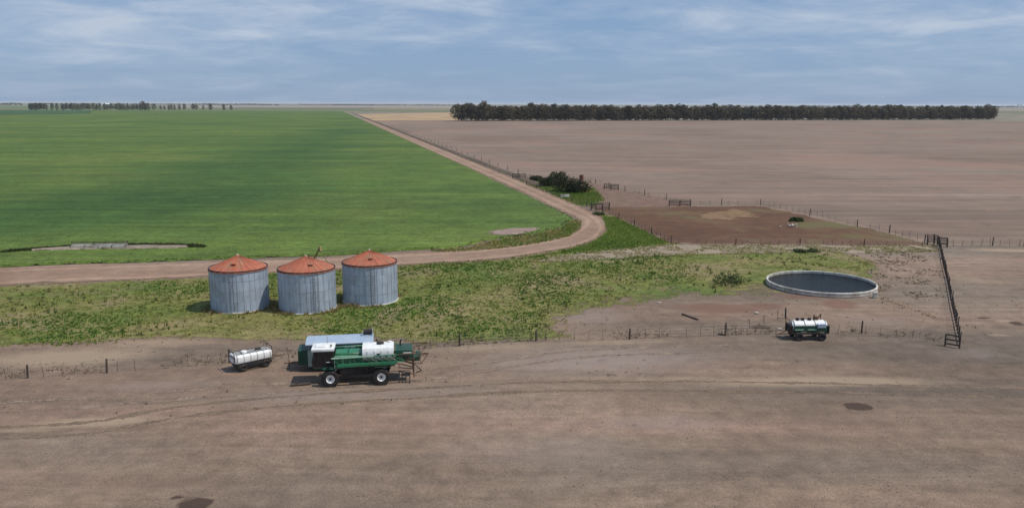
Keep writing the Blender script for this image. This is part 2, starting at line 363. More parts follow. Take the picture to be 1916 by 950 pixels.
# --- ploughed field and the straw stubble at its far end
m_plough = ground_mat('ploughed_soil', [(0.186, 0.128, 0.092), (0.212, 0.151, 0.111), (0.238, 0.178, 0.135)], big=0.012, streak=(12, 0.016, 0.30, 0.26), streak2=(96, 0.006, 0.05, 0.07), mid=0.12, grain=0.10,
                      edge=(1.2, 0.4), bmp=0.6, bdist=0.08, fine=(0.86, 1.1), patch=((0.27, 0.165, 0.118), 0.011, 0.53, 0.65))
field_poly = pxpoly([(672, 214.5), (760, 249), (860, 291), (955, 331), (1000, 333), (1090, 333), (1160, 353), (1292, 380), (1425, 383), (1520, 401), (1640, 426), (1740, 450), (1900, 455), (2350, 462), (2600, 232), (1880, 224), (845, 225.5), (690, 225)])
grid_sheet('ploughed_field', np.concatenate([-graded(0, 480, 3, 30, 1.06)[:0:-1], graded(0, 1500, 3, 90, 1.06)]), graded(95, 1700, 2.0, 190, 1.06), 0.012, m_plough, field_poly, 4)
m_stub = ground_mat('stubble_straw', [(0.38, 0.25, 0.13), (0.43, 0.30, 0.16)], big=0.01, streak=(12, 0.004, 0.05, 0.25), mid=0.05, grain=0.1)
far_strip([(668, 214), (858, 210.5), (858, 225.5), (700, 226)], [(0.36, 0.245, 0.14), (0.40, 0.27, 0.15)], 0.06, 0.008, 'stubble_field')

# --- green crop: a low raised canopy with a step down to the track
m_crop = ground_mat('crop_canopy', [(0.046, 0.094, 0.018), (0.065, 0.114, 0.021), (0.092, 0.133, 0.028)], big=0.012, streak=(100, 0.02, 0.14, 0.10), streak2=(97, 0.0045, 0.030, 0.18), vigour=True, mid=0.9, grain=0.3,
                    edge=(0.5, 0.5), bmp=0.7, bdist=0.08, fine=(0.72, 1.25))
crop_poly = pxpoly([(-500, 516), (0, 500), (200, 493), (390, 487), (520, 482), (640, 478), (740, 471), (800, 467), (870, 462), (905, 452), (1000, 438), (1050, 425), (1074, 411), (1056, 400), (1018, 382), (980, 363), (935, 343), (880, 316)]) + pxpoly([(649.5, 212), (640, 208.5), (-700, 204.5)])
def crop_z(X, Y, sd):
    return np.clip(sd * 0.5, -0.05, 0.26)
grid_sheet('crop_field', np.concatenate([-graded(0, 2200, 0.8, 75, 1.05)[:0:-1], graded(0, 24, 0.8, 75, 1.05)]), graded(84, 2400, 0.7, 135, 1.035), 0.02, m_crop, crop_poly, 1.2, crop_z)
cme = bpy.data.objects['crop_field'].data; co = np.empty(len(cme.vertices) * 3, np.float32); cme.vertices.foreach_get('co', co); co = co.reshape(-1, 3)
lush = pxpoly([(-300, 450), (-300, 390), (0, 385), (130, 372), (280, 325), (450, 290), (580, 252), (655, 232), (668, 258), (625, 300), (590, 340), (470, 385), (330, 405), (150, 428), (0, 440)])
lsd = sd_poly(lush, co[:, 0], co[:, 1]); attr(cme, 'vigour', np.clip(.5 + lsd / (10 + .10 * co[:, 1]), 0, 1))
poly_sheet('bare_patch', [(915, 443), (920, 434), (960, 429), (1005, 428), (1000, 436), (960, 444)], 0.7, 0.33, ground_mat('bare_patch', [(0.26, 0.185, 0.15), (0.30, 0.22, 0.175)], edge=(2.2, 0.4), mid=0.8))
poly_sheet('dark_crop_strip', [(-500, 226), (-500, 208), (60, 206.5), (172, 207), (168, 213), (60, 214)], 12, 0.45, ground_mat('dark_crop', [(0.040, 0.085, 0.03), (0.05, 0.10, 0.035)], edge=(6, 0.02), bmp=.3), 8)

# --- grass verge, dry strip, corral soil, paddock grass
m_verge = ground_mat('verge_turf', [(0.100, 0.140, 0.028), (0.160, 0.160, 0.042), (0.25, 0.195, 0.092)], big=0.09, mid=0.9, grain=0.35, edge=(2.2, 0.35), bmp=1.0, bdist=0.12, fine=(0.55, 1.35), patch=((0.25, 0.185, 0.110), 0.13, 0.55, 0.7))
verge_px = [(-220, 543), (0, 535), (200, 526), (390, 519), (520, 511), (740, 498), (880, 490), (960, 483), (1020, 474), (1070, 463), (1110, 451), (1133, 436), (1138, 415), (1118, 399), (1150, 404), (1200, 428), (1252, 453), (1300, 462),
            (1480, 466), (1570, 470), (1635, 490), (1640, 512), (1540, 530), (1445, 542), (1390, 551), (1300, 551), (1200, 560), (1130, 574), (1065, 582), (1042, 604), (1052, 630), (1000, 637), (900, 639), (800, 641), (700, 636), (560, 636), (400, 636), (300, 630), (180, 640), (60, 645), (-220, 668)]
verge_poly = pxpoly(verge_px)
vo = poly_sheet('grass_verge', verge_px, 0.6, 0.016, m_verge, 2.5)
co = np.empty(len(vo.data.vertices) * 3, np.float32); vo.data.vertices.foreach_get('co', co); co = co.reshape(-1, 3); sv = np.empty(len(co), np.float32); vo.data.attributes['sd'].data.foreach_get('value', sv)
wgt = 2.6 * np.clip((co[:, 0] - 2) / 8, 0, 1) * np.clip((98 - co[:, 1]) / 8, 0, 1) + 1.2 * np.clip((-4 - co[:, 0]) / 5, 0, 1) * np.clip((72 + .25 * co[:, 0] - co[:, 1]) / 4, 0, 1)
vo.data.attributes['sd'].data.foreach_set('value', sv / (1 + wgt))
m_corner = ground_mat('corner_turf', [(0.12, 0.13, 0.05), (0.20, 0.165, 0.085)], big=0.2, mid=1.2, grain=0.35, edge=(0.8, 0.6), bmp=1.0, bdist=0.1)
corner_px = [(800, 469), (880, 463), (905, 454), (1000, 440), (1050, 427), (1076, 412), (1086, 414), (1083, 430), (1062, 443), (1000, 457), (930, 466), (840, 470)]
poly_sheet('corner_verge', corner_px, 0.6, 0.018, m_corner, 1.2); corner_poly = pxpoly(corner_px)
dry_px = [(990, 492), (1040, 480), (1130, 468), (1250, 458), (1400, 458), (1740, 459), (1752, 470), (1600, 474), (1480, 472), (1300, 476), (1180, 482), (1080, 488)]
m_dry = ground_mat('dry_strip', [(0.25, 0.195, 0.135), (0.30, 0.235, 0.17)], big=0.15, mid=0.8, grain=0.3, edge=(1.2, 0.5), bmp=0.8, fine=(0.7, 1.2))
poly_sheet('dry_strip', dry_px, 0.7, 0.026, m_dry, 1.5); dry_poly = pxpoly(dry_px)
corral_px = [(1112, 388), (1150, 404), (1200, 428), (1254, 455), (1400, 457), (1600, 458), (1742, 459), (1700, 447), (1640, 432), (1540, 412), (1480, 397), (1425, 386), (1290, 387), (1180, 388)]
m_corral = ground_mat('corral_soil', [(0.100, 0.050, 0.027), (0.122, 0.062, 0.034), (0.142, 0.082, 0.043)], big=0.06, streak=(5, 0.03, 0.15, 0.15), mid=0.5, grain=0.2, edge=(2.2, 0.25), bmp=0.6, fine=(0.75, 1.2), patch=((0.125, 0.120, 0.045), 0.06, 0.55, 0.7))
poly_sheet('corral_ground', corral_px, 1.0, 0.02, m_corral, 2)
poly_sheet('straw_litter', [(1306, 406), (1320, 397), (1370, 393), (1415, 397), (1420, 406), (1370, 412), (1325, 411)], 0.8, 0.028, ground_mat('straw_litter', [(0.18, 0.108, 0.058), (0.24, 0.150, 0.078)], edge=(4.0, 0.18), mid=0.6), 2)
pad_px = [(965, 334), (1000, 334), (1090, 336), (1160, 356), (1292, 383), (1290, 388), (1112, 390), (1080, 384), (1035, 366), (1000, 350)]
poly_sheet('paddock_ground', pad_px, 1.2, 0.018, ground_mat('paddock_soil', [(0.175, 0.105, 0.075), (0.19, 0.118, 0.085), (0.15, 0.118, 0.065)], big=0.05, mid=0.5, edge=(1.0, 0.3), grain=0.25), 2)
pg_px = [(972, 336), (1010, 338), (1060, 345), (1112, 352), (1130, 372), (1108, 386), (1080, 383), (1035, 365), (1000, 349)]
m_pg = ground_mat('paddock_turf', [(0.115, 0.145, 0.045), (0.15, 0.155, 0.06)], big=0.12, mid=0.8, edge=(3.2, 0.22), grain=0.35, bmp=1, bdist=.1)
poly_sheet('paddock_grass', pg_px, 0.9, 0.026, m_pg, 2); pg_poly = pxpoly(pg_px)

# --- dirt road: sweeping past the silos, round the bend and away to the skyline
m_road = ground_mat('road_dirt', [(0.250, 0.158, 0.105), (0.300, 0.196, 0.134), (0.325, 0.226, 0.158)], big=0.06, streak=(12, 0.05, 0.2, 0.08), mid=0.6, grain=0.12, edge=(1.3, 0.4), bmp=0.5, fine=(0.80, 1.17), ruts=True)
LE = [(-400, 519), (0, 504), (200, 497), (390, 490), (520, 486), (620, 482), (740, 476), (800, 472), (890, 467), (960, 461), (1020, 451), (1062, 441), (1082, 430), (1088, 420), (1084, 411), (1058, 399), (1020, 381), (983, 362)]
RE = [(-400, 552), (0, 534), (200, 525), (390, 518), (520, 510), (620, 504), (740, 497), (800, 494), (890, 488), (960, 482), (1020, 472), (1075, 461), (1116, 448), (1136, 430), (1133, 412), (1108, 397), (1066, 378), (1024, 360)]
A = [G(*p) for p in LE]; B = [G(*p) for p in RE]
far_c = G(652.5, 211.0); c0 = (A[-1] + B[-1]) / 2; dirv = (far_c - c0); dirv /= np.linalg.norm(dirv); nrm = np.array([dirv[1], -dirv[0], 0])
w0 = abs((B[-1] - A[-1]) @ nrm)
for t in (12, 40, 120, 260, 500, 900, np.linalg.norm(far_c - c0) + 60):
    w = w0 + (6.6 - w0) * min(1, t / 400); A.append(c0 + dirv * t - nrm * w / 2); B.append(c0 + dirv * t + nrm * w / 2)
ribbon('dirt_road', A, B, 0.045, m_road, 0.9, 1.5)
m_weed = ground_mat('roadside_weeds', [(0.10, 0.075, 0.05), (0.15, 0.105, 0.075)], big=0.03, mid=0.4, edge=(0.8, 0.3), grain=0.3, bmp=1, bdist=.1)
st = [14, 60, 140, 260, 420, 700, 1100, 1600]
ribbon('roadside_bank', [c0 + dirv * t + nrm * 3.6 for t in st], [c0 + dirv * t + nrm * (6.6 if t < 500 else 7.5) for t in st], 0.06, m_weed, 0.8, 3, lambda s: np.clip(s * .25, -.02, .35))
# wheel tracks pressed into the yard
m_trk = ground_mat('wheel_track', [(0.165, 0.115, 0.078), (0.190, 0.134, 0.092)], big=0.3, mid=1.5, grain=0.3, edge=(0.5, 0.35), bmp=0.9, bdist=0.05)
m_trk2 = ground_mat('worn_track', [(0.215, 0.156, 0.112), (0.245, 0.182, 0.134)], big=0.3, mid=1.5, grain=0.4, edge=(0.75, 0.35), bmp=0.9, bdist=0.05)
def smooth_line(L, n=14):
    P = [G(*p)[:2] for p in L]; P = [2 * P[0] - P[1]] + P + [2 * P[-1] - P[-2]]; out = []
    for i in range(1, len(P) - 2):
        for k in range(n):
            t = k / n; a, b, c, d = P[i - 1], P[i], P[i + 1], P[i + 2]
            out.append(.5 * ((2 * b) + (c - a) * t + (2 * a - 5 * b + 4 * c - d) * t * t + (3 * b - a - 3 * c + d) * t ** 3))
    out.append(P[-2]); return np.array(out)
for L, m_, half in (([(-80, 812), (150, 800), (330, 770), (560, 748), (900, 728), (1300, 722), (1980, 735)], m_trk, .95), ([(-80, 770), (250, 745), (520, 726), (800, 700), (1100, 660), (1370, 652)], m_trk2, .9)):
    P = smooth_line(L); d = np.gradient(P, axis=0); d /= np.linalg.norm(d, axis=1, keepdims=True); nn = np.stack([-d[:, 1], d[:, 0]], 1)
    for sd_ in (-half, half): ribbon('wheel_track', P + nn * (sd_ - .22), P + nn * (sd_ + .22), .008, m_, .3, .8)
# low earth bank across the crop beside the trough
ribbon('earth_bank', [G(60, 471.5), G(120, 468), G(200, 465.5), G(270, 463.5), G(350, 464)], [G(60, 474), G(120, 472), G(200, 470), G(270, 469), G(350, 467)], 0.28, ground_mat('bank_soil', [(0.20, 0.17, 0.12), (0.27, 0.215, 0.165)], edge=(0.6, 0.5), mid=0.8), 0.8, 1.2, lambda s: np.clip(s * .4, -.1, .3))

# ------------------------------------------------------------------ shared object materials
m_galv = mat('galvanised_sheet', [(0.41, 0.475, 0.56), (0.46, 0.525, 0.61), (0.51, 0.57, 0.65)], 0.9, 0.5, 0.45, 0.1, 0.004, dirt=(0.28, 0.27, 0.27), dirt_amt=0.45)
nt = m_galv.node_tree                                    # fine horizontal corrugation of the sheets
pb = next(n for n in nt.nodes if n.type == 'BSDF_PRINCIPLED'); tco = nd(nt, 'ShaderNodeNewGeometry').outputs['Position']
wv = nd(nt, 'ShaderNodeTexWave', wave_type='BANDS', bands_direction='Z'); wv.inputs['Scale'].default_value = 4.2; lk(nt, tco, wv.inputs['Vector'])
bump(nt, pb, wv.outputs['Fac'], 0.55, 0.02)
old = pb.inputs['Base Color'].links[0].from_socket
run = ramp(nt, noise(nt, mapping(nt, tco, sc=(2.6, 2.6, 0.22)), 1.0, 5, 0.7), [(0.52, 0.0), (0.74, 0.30)])
lk(nt, mixc(nt, run, old, (0.24, 0.19, 0.16)), pb.inputs['Base Color'])
m_roof = mat('red_roof_sheet', [(0.30, 0.078, 0.042), (0.38, 0.108, 0.055), (0.43, 0.155, 0.08)], 1.0, 0.65, 0.0, 0.1, 0.004, dirt=(0.27, 0.165, 0.095), dirt_amt=0.8)
m_dark = mat('dark_steel', [(0.018, 0.018, 0.02), (0.03, 0.03, 0.032)], 4, 0.6, 0.3, 0.1, dirt=(0.10, 0.07, 0.05), dirt_amt=0.4)
m_conc = mat('pale_concrete', [(0.42, 0.40, 0.36), (0.52, 0.50, 0.46), (0.60, 0.58, 0.54)], 2.0, 0.85, 0, 0.3, 0.01, dirt=(0.24, 0.20, 0.16))
m_rust = mat('rusty_steel', [(0.10, 0.055, 0.032), (0.16, 0.085, 0.05)], 5, 0.85, 0.1, 0.2, dirt=(0.06, 0.04, 0.03))
m_wood = mat('weathered_timber', [(0.045, 0.034, 0.027), (0.075, 0.056, 0.044), (0.11, 0.085, 0.068)], 5, 0.9, 0, 0.3, 0.008, sc=(1, 1, .25))
m_wire = mat('fence_wire', [(0.16, 0.15, 0.14), (0.22, 0.20, 0.19)], 3, 0.5, 0.5, 0)
m_tyre = mat('tyre_rubber', [(0.012, 0.012, 0.013), (0.025, 0.023, 0.021)], 6, 0.85, 0, 0.3, dirt=(0.11, 0.08, 0.06), dirt_amt=0.5)
m_white = mat('white_plastic', [(0.74, 0.74, 0.71), (0.82, 0.82, 0.80)], 2, 0.45, 0, 0.05, dirt=(0.55, 0.50, 0.43), dirt_amt=0.35)
m_green = mat('green_paint', [(0.010, 0.115, 0.050), (0.018, 0.165, 0.072), (0.03, 0.21, 0.10)], 1.5, 0.45, 0, 0.05, dirt=(0.12, 0.12, 0.075), dirt_amt=0.4)
m_dgreen = mat('dark_green_paint', [(0.008, 0.050, 0.030), (0.015, 0.075, 0.045)], 2, 0.5, 0, 0.05, dirt=(0.08, 0.07, 0.05), dirt_amt=0.4)
m_pgreen = mat('faded_green_paint', [(0.30, 0.52, 0.36), (0.42, 0.62, 0.46)], 2, 0.5, 0, 0.05)
m_glass, nt, p, _o = base_mat('dark_cab_glass'); p.inputs['Base Color'].default_value = (0.012, 0.014, 0.016, 1); p.inputs['Roughness'].default_value = 0.07
gn = noise(nt, nd(nt, 'ShaderNodeTexCoord').outputs['Object'], 3, 3); lk(nt, ramp(nt, gn, [(0.3, 0.05), (0.7, 0.22)]), p.inputs['Roughness'])

# ------------------------------------------------------------------ silos
m_lad = mat('dull_ladder_steel', [(0.12, 0.13, 0.145), (0.17, 0.18, 0.20)], 4, 0.6, 0.4, 0)
RS, HS = 2.76, 3.98
def arc_panel(r0, r1, z0, z1, a, seg=6):
    s = MB(); s.lathe([(r1, z0), (r1, z1), (r0, z1), (r0, z0), (r1, z0)], seg, a0=-a / 2, a1=a / 2)
    me = s.mesh('wall_panel'); me.polygons.foreach_set('use_smooth', np.ones(len(me.polygons), bool)); me.set_sharp_from_angle(angle=R(35)); return me
NP, NC = 10, 4
wp = [arc_panel(RS - .03, RS + (0.008 if k % 2 else 0.0), 0, HS / NC - 0.015, 2 * math.pi / NP - 0.006) for k in range(2)]
NR = 24
def roof_panel():
    s = MB(); a = math.pi / NR; ca, sa = math.cos(a), math.sin(a); r0, r1, z1 = 0.16, RS + 0.09, 1.16; t = 0.02
    zt = lambda r: z1 * (1 - (r - r0) / (r1 - r0)) - 0.10
    pts = []
    for r in (r0, r1):
        for ang, up in ((-a, 0.045), (-a * .82, 0.0), (a * .82, 0.0), (a, 0.045)): pts.append((r * math.cos(ang), r * math.sin(ang), zt(r) + up))
    vs = [s.bm.verts.new(q) for q in pts]; vb = [s.bm.verts.new((q[0], q[1], q[2] - t - 0.03)) for q in pts]
    for i in range(3): s.bm.faces.new((vs[i], vs[i + 4], vs[i + 5], vs[i + 1])); s.bm.faces.new((vb[i], vb[i + 1], vb[i + 5], vb[i + 4]))
    for i in range(3): s.bm.faces.new((vs[4 + i], vb[4 + i], vb[5 + i], vs[5 + i]))
    return s.mesh('roof_panel')
rp = roof_panel(); rp.materials.append(m_roof)
for w in wp: w.materials.append(m_galv)
stiff_me = MB().box((RS + .02, 0, .1 + HS / 2), (.026, .03, HS - .02), .006).mesh('stiffener'); stiff_me.materials.append(m_galv)
def silo(px, py, label, ladder_deg, door_deg, zrot):
    c = G(px, py); n = c / np.linalg.norm(c[:2]); n[2] = 0; c = c + n * RS
    z0 = float(H(c[0], c[1])); root = empty('grain_silo', (c[0], c[1], z0), zrot); tag(root, label, 'silo', 'galvanised grain silos on the grass strip')
    MB().lathe([(0, 0.10), (RS + 0.07, 0.10), (RS + 0.11, 0.06), (RS + 0.12, -0.3)], 40).build('concrete_base', m_conc, root, 40)
    for k in range(NC):
        for j in range(NP):
            o = link_mesh('wall_panel', wp[(j + k) % 2], None, root); o.location = (0, 0, 0.10 + k * HS / NC); o.rotation_euler = (0, 0, (j + 0.5 * (k % 2)) * 2 * math.pi / NP)
    for j in range(3 * NP):
        o = link_mesh('stiffener', stiff_me, None, root); o.rotation_euler = (0, 0, (j + .25) * 2 * math.pi / (3 * NP))
    MB().lathe([(RS - .05, 0.1), (RS - .05, 0.1 + HS)], 40).build('liner', m_dark, root, 60)
    MB().lathe([(RS + .05, HS + .0), (RS + .05, HS + .13), (RS - .02, HS + .13)], 48).build('eave_ring', m_dark, root, 40)
    rf = MB().lathe([(0.24, 1.04), (0.22, 1.10), (0.12, 1.15), (0, 1.17)], 20).build('roof', m_roof, root, 40); rf.location = (0, 0, HS + 0.10)
    for k in range(NR):
        o = link_mesh('roof_panel', rp, None, rf); o.rotation_euler = (0, 0, k * 2 * math.pi / NR)
    h = MB().box((1.5, 0, 0.575), (0.5, 0.45, 0.07), 0.02, Matrix.Rotation(R(0), 3, 'X')).build('hatch', m_roof, rf); h.rotation_euler = (0, 0, R(ladder_deg) - zrot)
    q = MB().tube((0, 0, 1.12), (0, 0, 1.27), .09, .07, 10).build('vent_cap', m_conc, rf)
    l = MB()
    for s_ in (-.2, .2): l.tube((RS + .16, s_, .3), (RS + .16, s_, HS + .25), .022, n=6)
    for k in range(12): l.tube((RS + .16, -.2, .45 + k * .3), (RS + .16, .2, .45 + k * .3), .015, n=5)
    for k in (0.6, 1.8, 3.0):
        for s_ in (-.2, .2): l.tube((RS - .02, s_, k), (RS + .16, s_, k), .015, n=5)
    lo = l.build('ladder', m_lad, root); lo.rotation_euler = (0, 0, R(ladder_deg) - zrot)
    return root
silo(451, 587, 'leftmost grey corrugated grain silo with red conical roof', -86, -66, 0.1)
silo(577, 588, 'middle grey grain silo with red conical roof and auger frame behind it', -60, -95, 0.5)
silo(694, 573, 'rightmost grey grain silo with red conical roof, set farther back', -75, -60, 0.9)

# auger standing behind the middle silo
m_yel = mat('worn_yellow_paint', [(0.24, 0.17, 0.07), (0.32, 0.23, 0.10)], 4, 0.7, 0.1, 0.1, dirt=(0.12, 0.08, 0.05))
ag = empty('grain_auger', (*G(600, 513)[:2], 0)); tag(ag, 'tall yellowish grain auger on an A-frame behind the middle silo', 'auger')
o0 = np.array(ag.location); ap = G(598, 457, 0); k = np.linalg.norm(o0[:2]) / np.linalg.norm(ap[:2]); apex = np.array([0, 0.0, (1 - k) * 20.0])
apex = Vector((-0.1, 0, 3.35))
MB().tube((-2.0, 2.6, .4), apex + Vector((0.3, -.3, .0)), .10, n=10).build('tube', m_yel, ag, 40)
for p_ in ((-.75, -.5, 0), (1.5, .4, 0)): MB().tube(p_, apex, .04, n=6).build('leg', m_yel, ag)
MB().tube((-.44, -.27, 1.6), (.74, .2, 1.6), .03, n=6).build('brace', m_yel, ag)
MB().box((-2.1, 2.7, .3), (.7, .6, .5), .05).build('hopper', m_rust, ag)
MB().tube(apex + Vector((0.25, -.25, 0)), apex + Vector((.35, -.6, -.5)), .11, .14, 10).build('spout', m_yel, ag)

# ------------------------------------------------------------------ wheels
def tyre_mesh(r, w, lug):
    s = MB(); q = r * 0.50
    s.lathe([(q, -w * .40), (r * .84, -w * .5), (r * .95, -w * .46), (r, -w * .30), (r, w * .30), (r * .95, w * .46), (r * .84, w * .5), (q, w * .40), (q, -w * .40)], 28, 'Y')
    if lug:
        for k in range(20):
            for sd_ in (-1, 1):
                a = (k + (0.5 if sd_ > 0 else 0)) * 2 * math.pi / 20
                s.box((r * math.cos(a), sd_ * w * .22, r * math.sin(a)), (.05, w * .44, .055), 0, (Matrix.Rotation(-a, 3, 'Y') @ Matrix.Rotation(sd_ * .5, 3, 'X')))
    return s.mesh('tyre', 50)
def rim_mesh(r, w):
    s = MB(); q = r * .51
    s.lathe([(q, -w * .38), (q * .93, -w * .42), (q * .88, -w * .30), (q * .55, -w * .16), (q * .2, -w * .16), (0, -w * .16)], 24, 'Y')
    s.lathe([(q, w * .38), (q * .93, w * .42), (q * .88, w * .30), (q * .55, w * .16), (q * .2, w * .16), (0, w * .16)], 24, 'Y'); return s.mesh('rim', 50)
def hub_mesh(r, w):
    s = MB(); s.tube((0, -w * .34, 0), (0, w * .34, 0), r * .13, n=12)
    for k in range(6):
        a = k * math.pi / 3; s.tube((r * .22 * math.cos(a), -w * .20, r * .22 * math.sin(a)), (r * .22 * math.cos(a), w * .20, r * .22 * math.sin(a)), r * .03, n=6)
    return s.mesh('wheel')
def wheel_kit(r, w, lug, rim_m):
    t, ri, hu = tyre_mesh(r, w, lug), rim_mesh(r, w), hub_mesh(r, w)
    t.materials.append(m_tyre); ri.materials.append(rim_m); hu.materials.append(m_dark)
    def put(parent, loc, rz=0.0):
        o = link_mesh('wheel', hu, None, parent); o.location = loc; o.rotation_euler = (0, 0, rz)
        link_mesh('tyre', t, None, o); link_mesh('rim', ri, None, o); return o
    return put

# ------------------------------------------------------------------ the green sprayer (front at -x)
gp = (G(619, 722) + G(714, 718)) / 2; ax = G(714, 718) - G(619, 722); yaw = math.atan2(ax[1], ax[0])
sp = empty('crop_sprayer', (gp[0] - 1.2 * math.sin(yaw), gp[1] + 1.2 * math.cos(yaw), float(H(gp[0], gp[1])) - .01), yaw)
tag(sp, 'green self-propelled crop sprayer with white tank and white cab roof', 'sprayer')
WB = np.linalg.norm(ax) / 2
put = wheel_kit(0.61, 0.42, True, m_white)
for sx in (-1, 1):
    for sy in (-1, 1):
        put(sp, (sx * WB, sy * 1.2, .61))
        MB().box((sx * WB, sy * .92, .95), (.16, .16, .75), .02).box((sx * WB, sy * .95, .64), (.22, .28, .22), .03).build('leg', m_dgreen, sp)
MB().box((0, 0, 1.22), (2 * WB + 1.9, .95, .16), .02).tube((-WB, -1.0, 1.22), (-WB, 1.0, 1.22), .08).tube((WB, -1.0, 1.22), (WB, 1.0, 1.22), .08).box((-WB, 0, 1.22), (.25, 2.0, .16)).box((WB, 0, 1.22), (.25, 2.0, .16)).build('chassis', m_dgreen, sp)
MB().box((-.15, 0, .92), (2.2, 1.3, .62), .06).box((1.3, 0, .86), (.8, 1.1, .5), .05).build('belly_shade_box', m_dark, sp)  # dark boxes, enlarged to imitate the shade filling the underside
bd = MB().box((-.55, 0, 1.72), (2.0, 1.45, .88), .10, seg=2).box((-.55, 0, 2.19), (1.9, 1.2, .16), .05).build('hood', m_green, sp, 40)
for k in range(5): MB().box((-1.15 + k * .30, -.735, 1.75), (.18, .03, .42), .01).build('louvre', m_dgreen, bd)
MB().box((-.55, -.735, 2.08), (1.8, .03, .06), .01).build('trim_strip', m_pgreen, bd)
MB().box((-.55, 0, 2.30), (.06, 1.0, .08), .02).build('hood_rib', m_dgreen, bd)
# cab
cb = MB()
prof = [(-3.02, 1.25), (-3.10, 1.75), (-2.92, 2.50), (-1.62, 2.50), (-1.62, 1.25)]
s = MB(); vsA = []
A_ = [s.bm.verts.new((x, -.72, z)) for x, z in prof]; B_ = [s.bm.verts.new((x, .72, z)) for x, z in prof]
for i in range(5): s.bm.faces.new((A_[i], A_[(i + 1) % 5], B_[(i + 1) % 5], B_[i]))
s.bm.faces.new(A_); s.bm.faces.new(B_[::-1])
cab = s.build('cab', m_glass, sp)
pl = MB()
for sy in (-.73, .73):
    for a, b in (((-3.02, 1.25), (-3.10, 1.75)), ((-3.10, 1.75), (-2.92, 2.5)), ((-1.64, 1.25), (-1.64, 2.5)), ((-2.25, 1.25), (-2.25, 2.5)), ((-3.02, 1.27), (-1.62, 1.27))):
        pl.tube((a[0], sy, a[1]), (b[0], sy, b[1]), .045, n=6)
pl.build('cab_frame', m_dark, cab)
MB().box((-2.33, 0, 2.60), (1.62, 1.62, .22), .07, seg=2).box((-2.5, 0, 2.74), (.8, .8, .10), .03).build('roof', m_white, cab, 40)
MB().box((-2.3, 0, 1.18), (1.5, 1.4, .14), .03).build('floor', m_dgreen, cab)
MB().tube((-2.9, -.86, 1.9), (-2.9, -.86, 2.3), .02).box((-2.9, -.92, 2.1), (.05, .18, .3), .02).build('mirror', m_dark, cab)
MB().tube((-2.1, -.78, 1.7), (-1.85, -.78, 1.7), .018, n=6).build('handle', m_white, cab)
ld = MB()
for x in (-2.05, -1.70): ld.tube((x, -1.0, .45), (x, -.78, 1.25), .022, n=6)
for k in range(4): ld.tube((-2.05, -1.0 + .055 * k, .5 + .2 * k), (-1.70, -1.0 + .055 * k, .5 + .2 * k), .018, n=6)
ld.build('ladder', m_dark, sp)
for sy in (-.5, .5): MB().tube((-3.12, sy, 1.42), (-3.04, sy, 1.42), .09, n=12).build('headlight', m_white, cab)
# tank: moulded white box with shoulders, lid and sight strip
pr = [(-.86, 1.86), (-.92, 2.0), (-.92, 2.42), (-.80, 2.62), (-.45, 2.72), (.45, 2.72), (.80, 2.62), (.92, 2.42), (.92, 2.0), (.86, 1.86), (.5, 1.62), (-.5, 1.62)]
tk = MB().prism(pr, .48, 2.72).build('tank', m_white, sp, 35)
for x in (.85, 1.35, 1.85, 2.35): MB().prism([(y * 1.015, z + (.012 if z > 2 else -.012)) for y, z in pr], x - .045, x + .045).build('band', m_white, tk)
MB().lathe([(0, 2.84), (.24, 2.84), (.27, 2.80), (.27, 2.70)], 20, c=(1.75, 0, 0)).build('lid', m_dark, tk, 40)
MB().lathe([(0, 2.80), (.16, 2.80), (.16, 2.70)], 16, c=(2.45, .3, 0)).build('filler_cap', m_white, tk, 40)
MB().box((1.62, -.945, 2.22), (.22, .03, .12), .01).build('label_plate', m_dark, tk)
# rear engine box and rack
en = MB().box((3.45, 0, 2.0), (1.25, 1.7, .85), .08, seg=2).build('engine_cover', m_dgreen, sp, 40)
MB().box((3.70, -.86, 2.22), (.62, .03, .07), .01).build('trim_strip', m_white, en)
MB().tube((3.2, .35, 2.2), (3.2, .35, 2.75), .06, n=10).tube((3.2, .35, 2.72), (3.3, .35, 2.9), .06, n=10).build('exhaust_pipe', m_dark, en)
for k in range(4): MB().box((3.05 + k * .22, -.855, 1.85), (.12, .03, .38), .01).build('louvre', m_dark, en)
for y0 in (-.35, .3): MB().path([(2.6, y0, 1.7), (2.85, y0 - .1, 1.45), (3.0, y0, 1.25), (3.4, y0 + .1, 1.15)], .03, 7).build('hose', m_dark, sp)
MB().path([(-1.5, -.95, 1.3), (-1.5, -.95, 2.15), (-.9, -.95, 2.15), (-.9, -.95, 1.3)], .02, 6).build('hand_rail', m_pgreen, sp)
MB().box((-1.2, -.95, 1.30), (.8, .4, .04), .01).build('platform', m_dark, sp)
MB().tube((-2.1, .5, 2.7), (-2.1, .5, 3.25), .012, n=5).build('aerial', m_dark, cab)
MB().lathe([(0, 2.90), (.07, 2.90), (.08, 2.78)], 10, c=(-1.75, -.4, 0)).build('beacon', m_yel, cab)
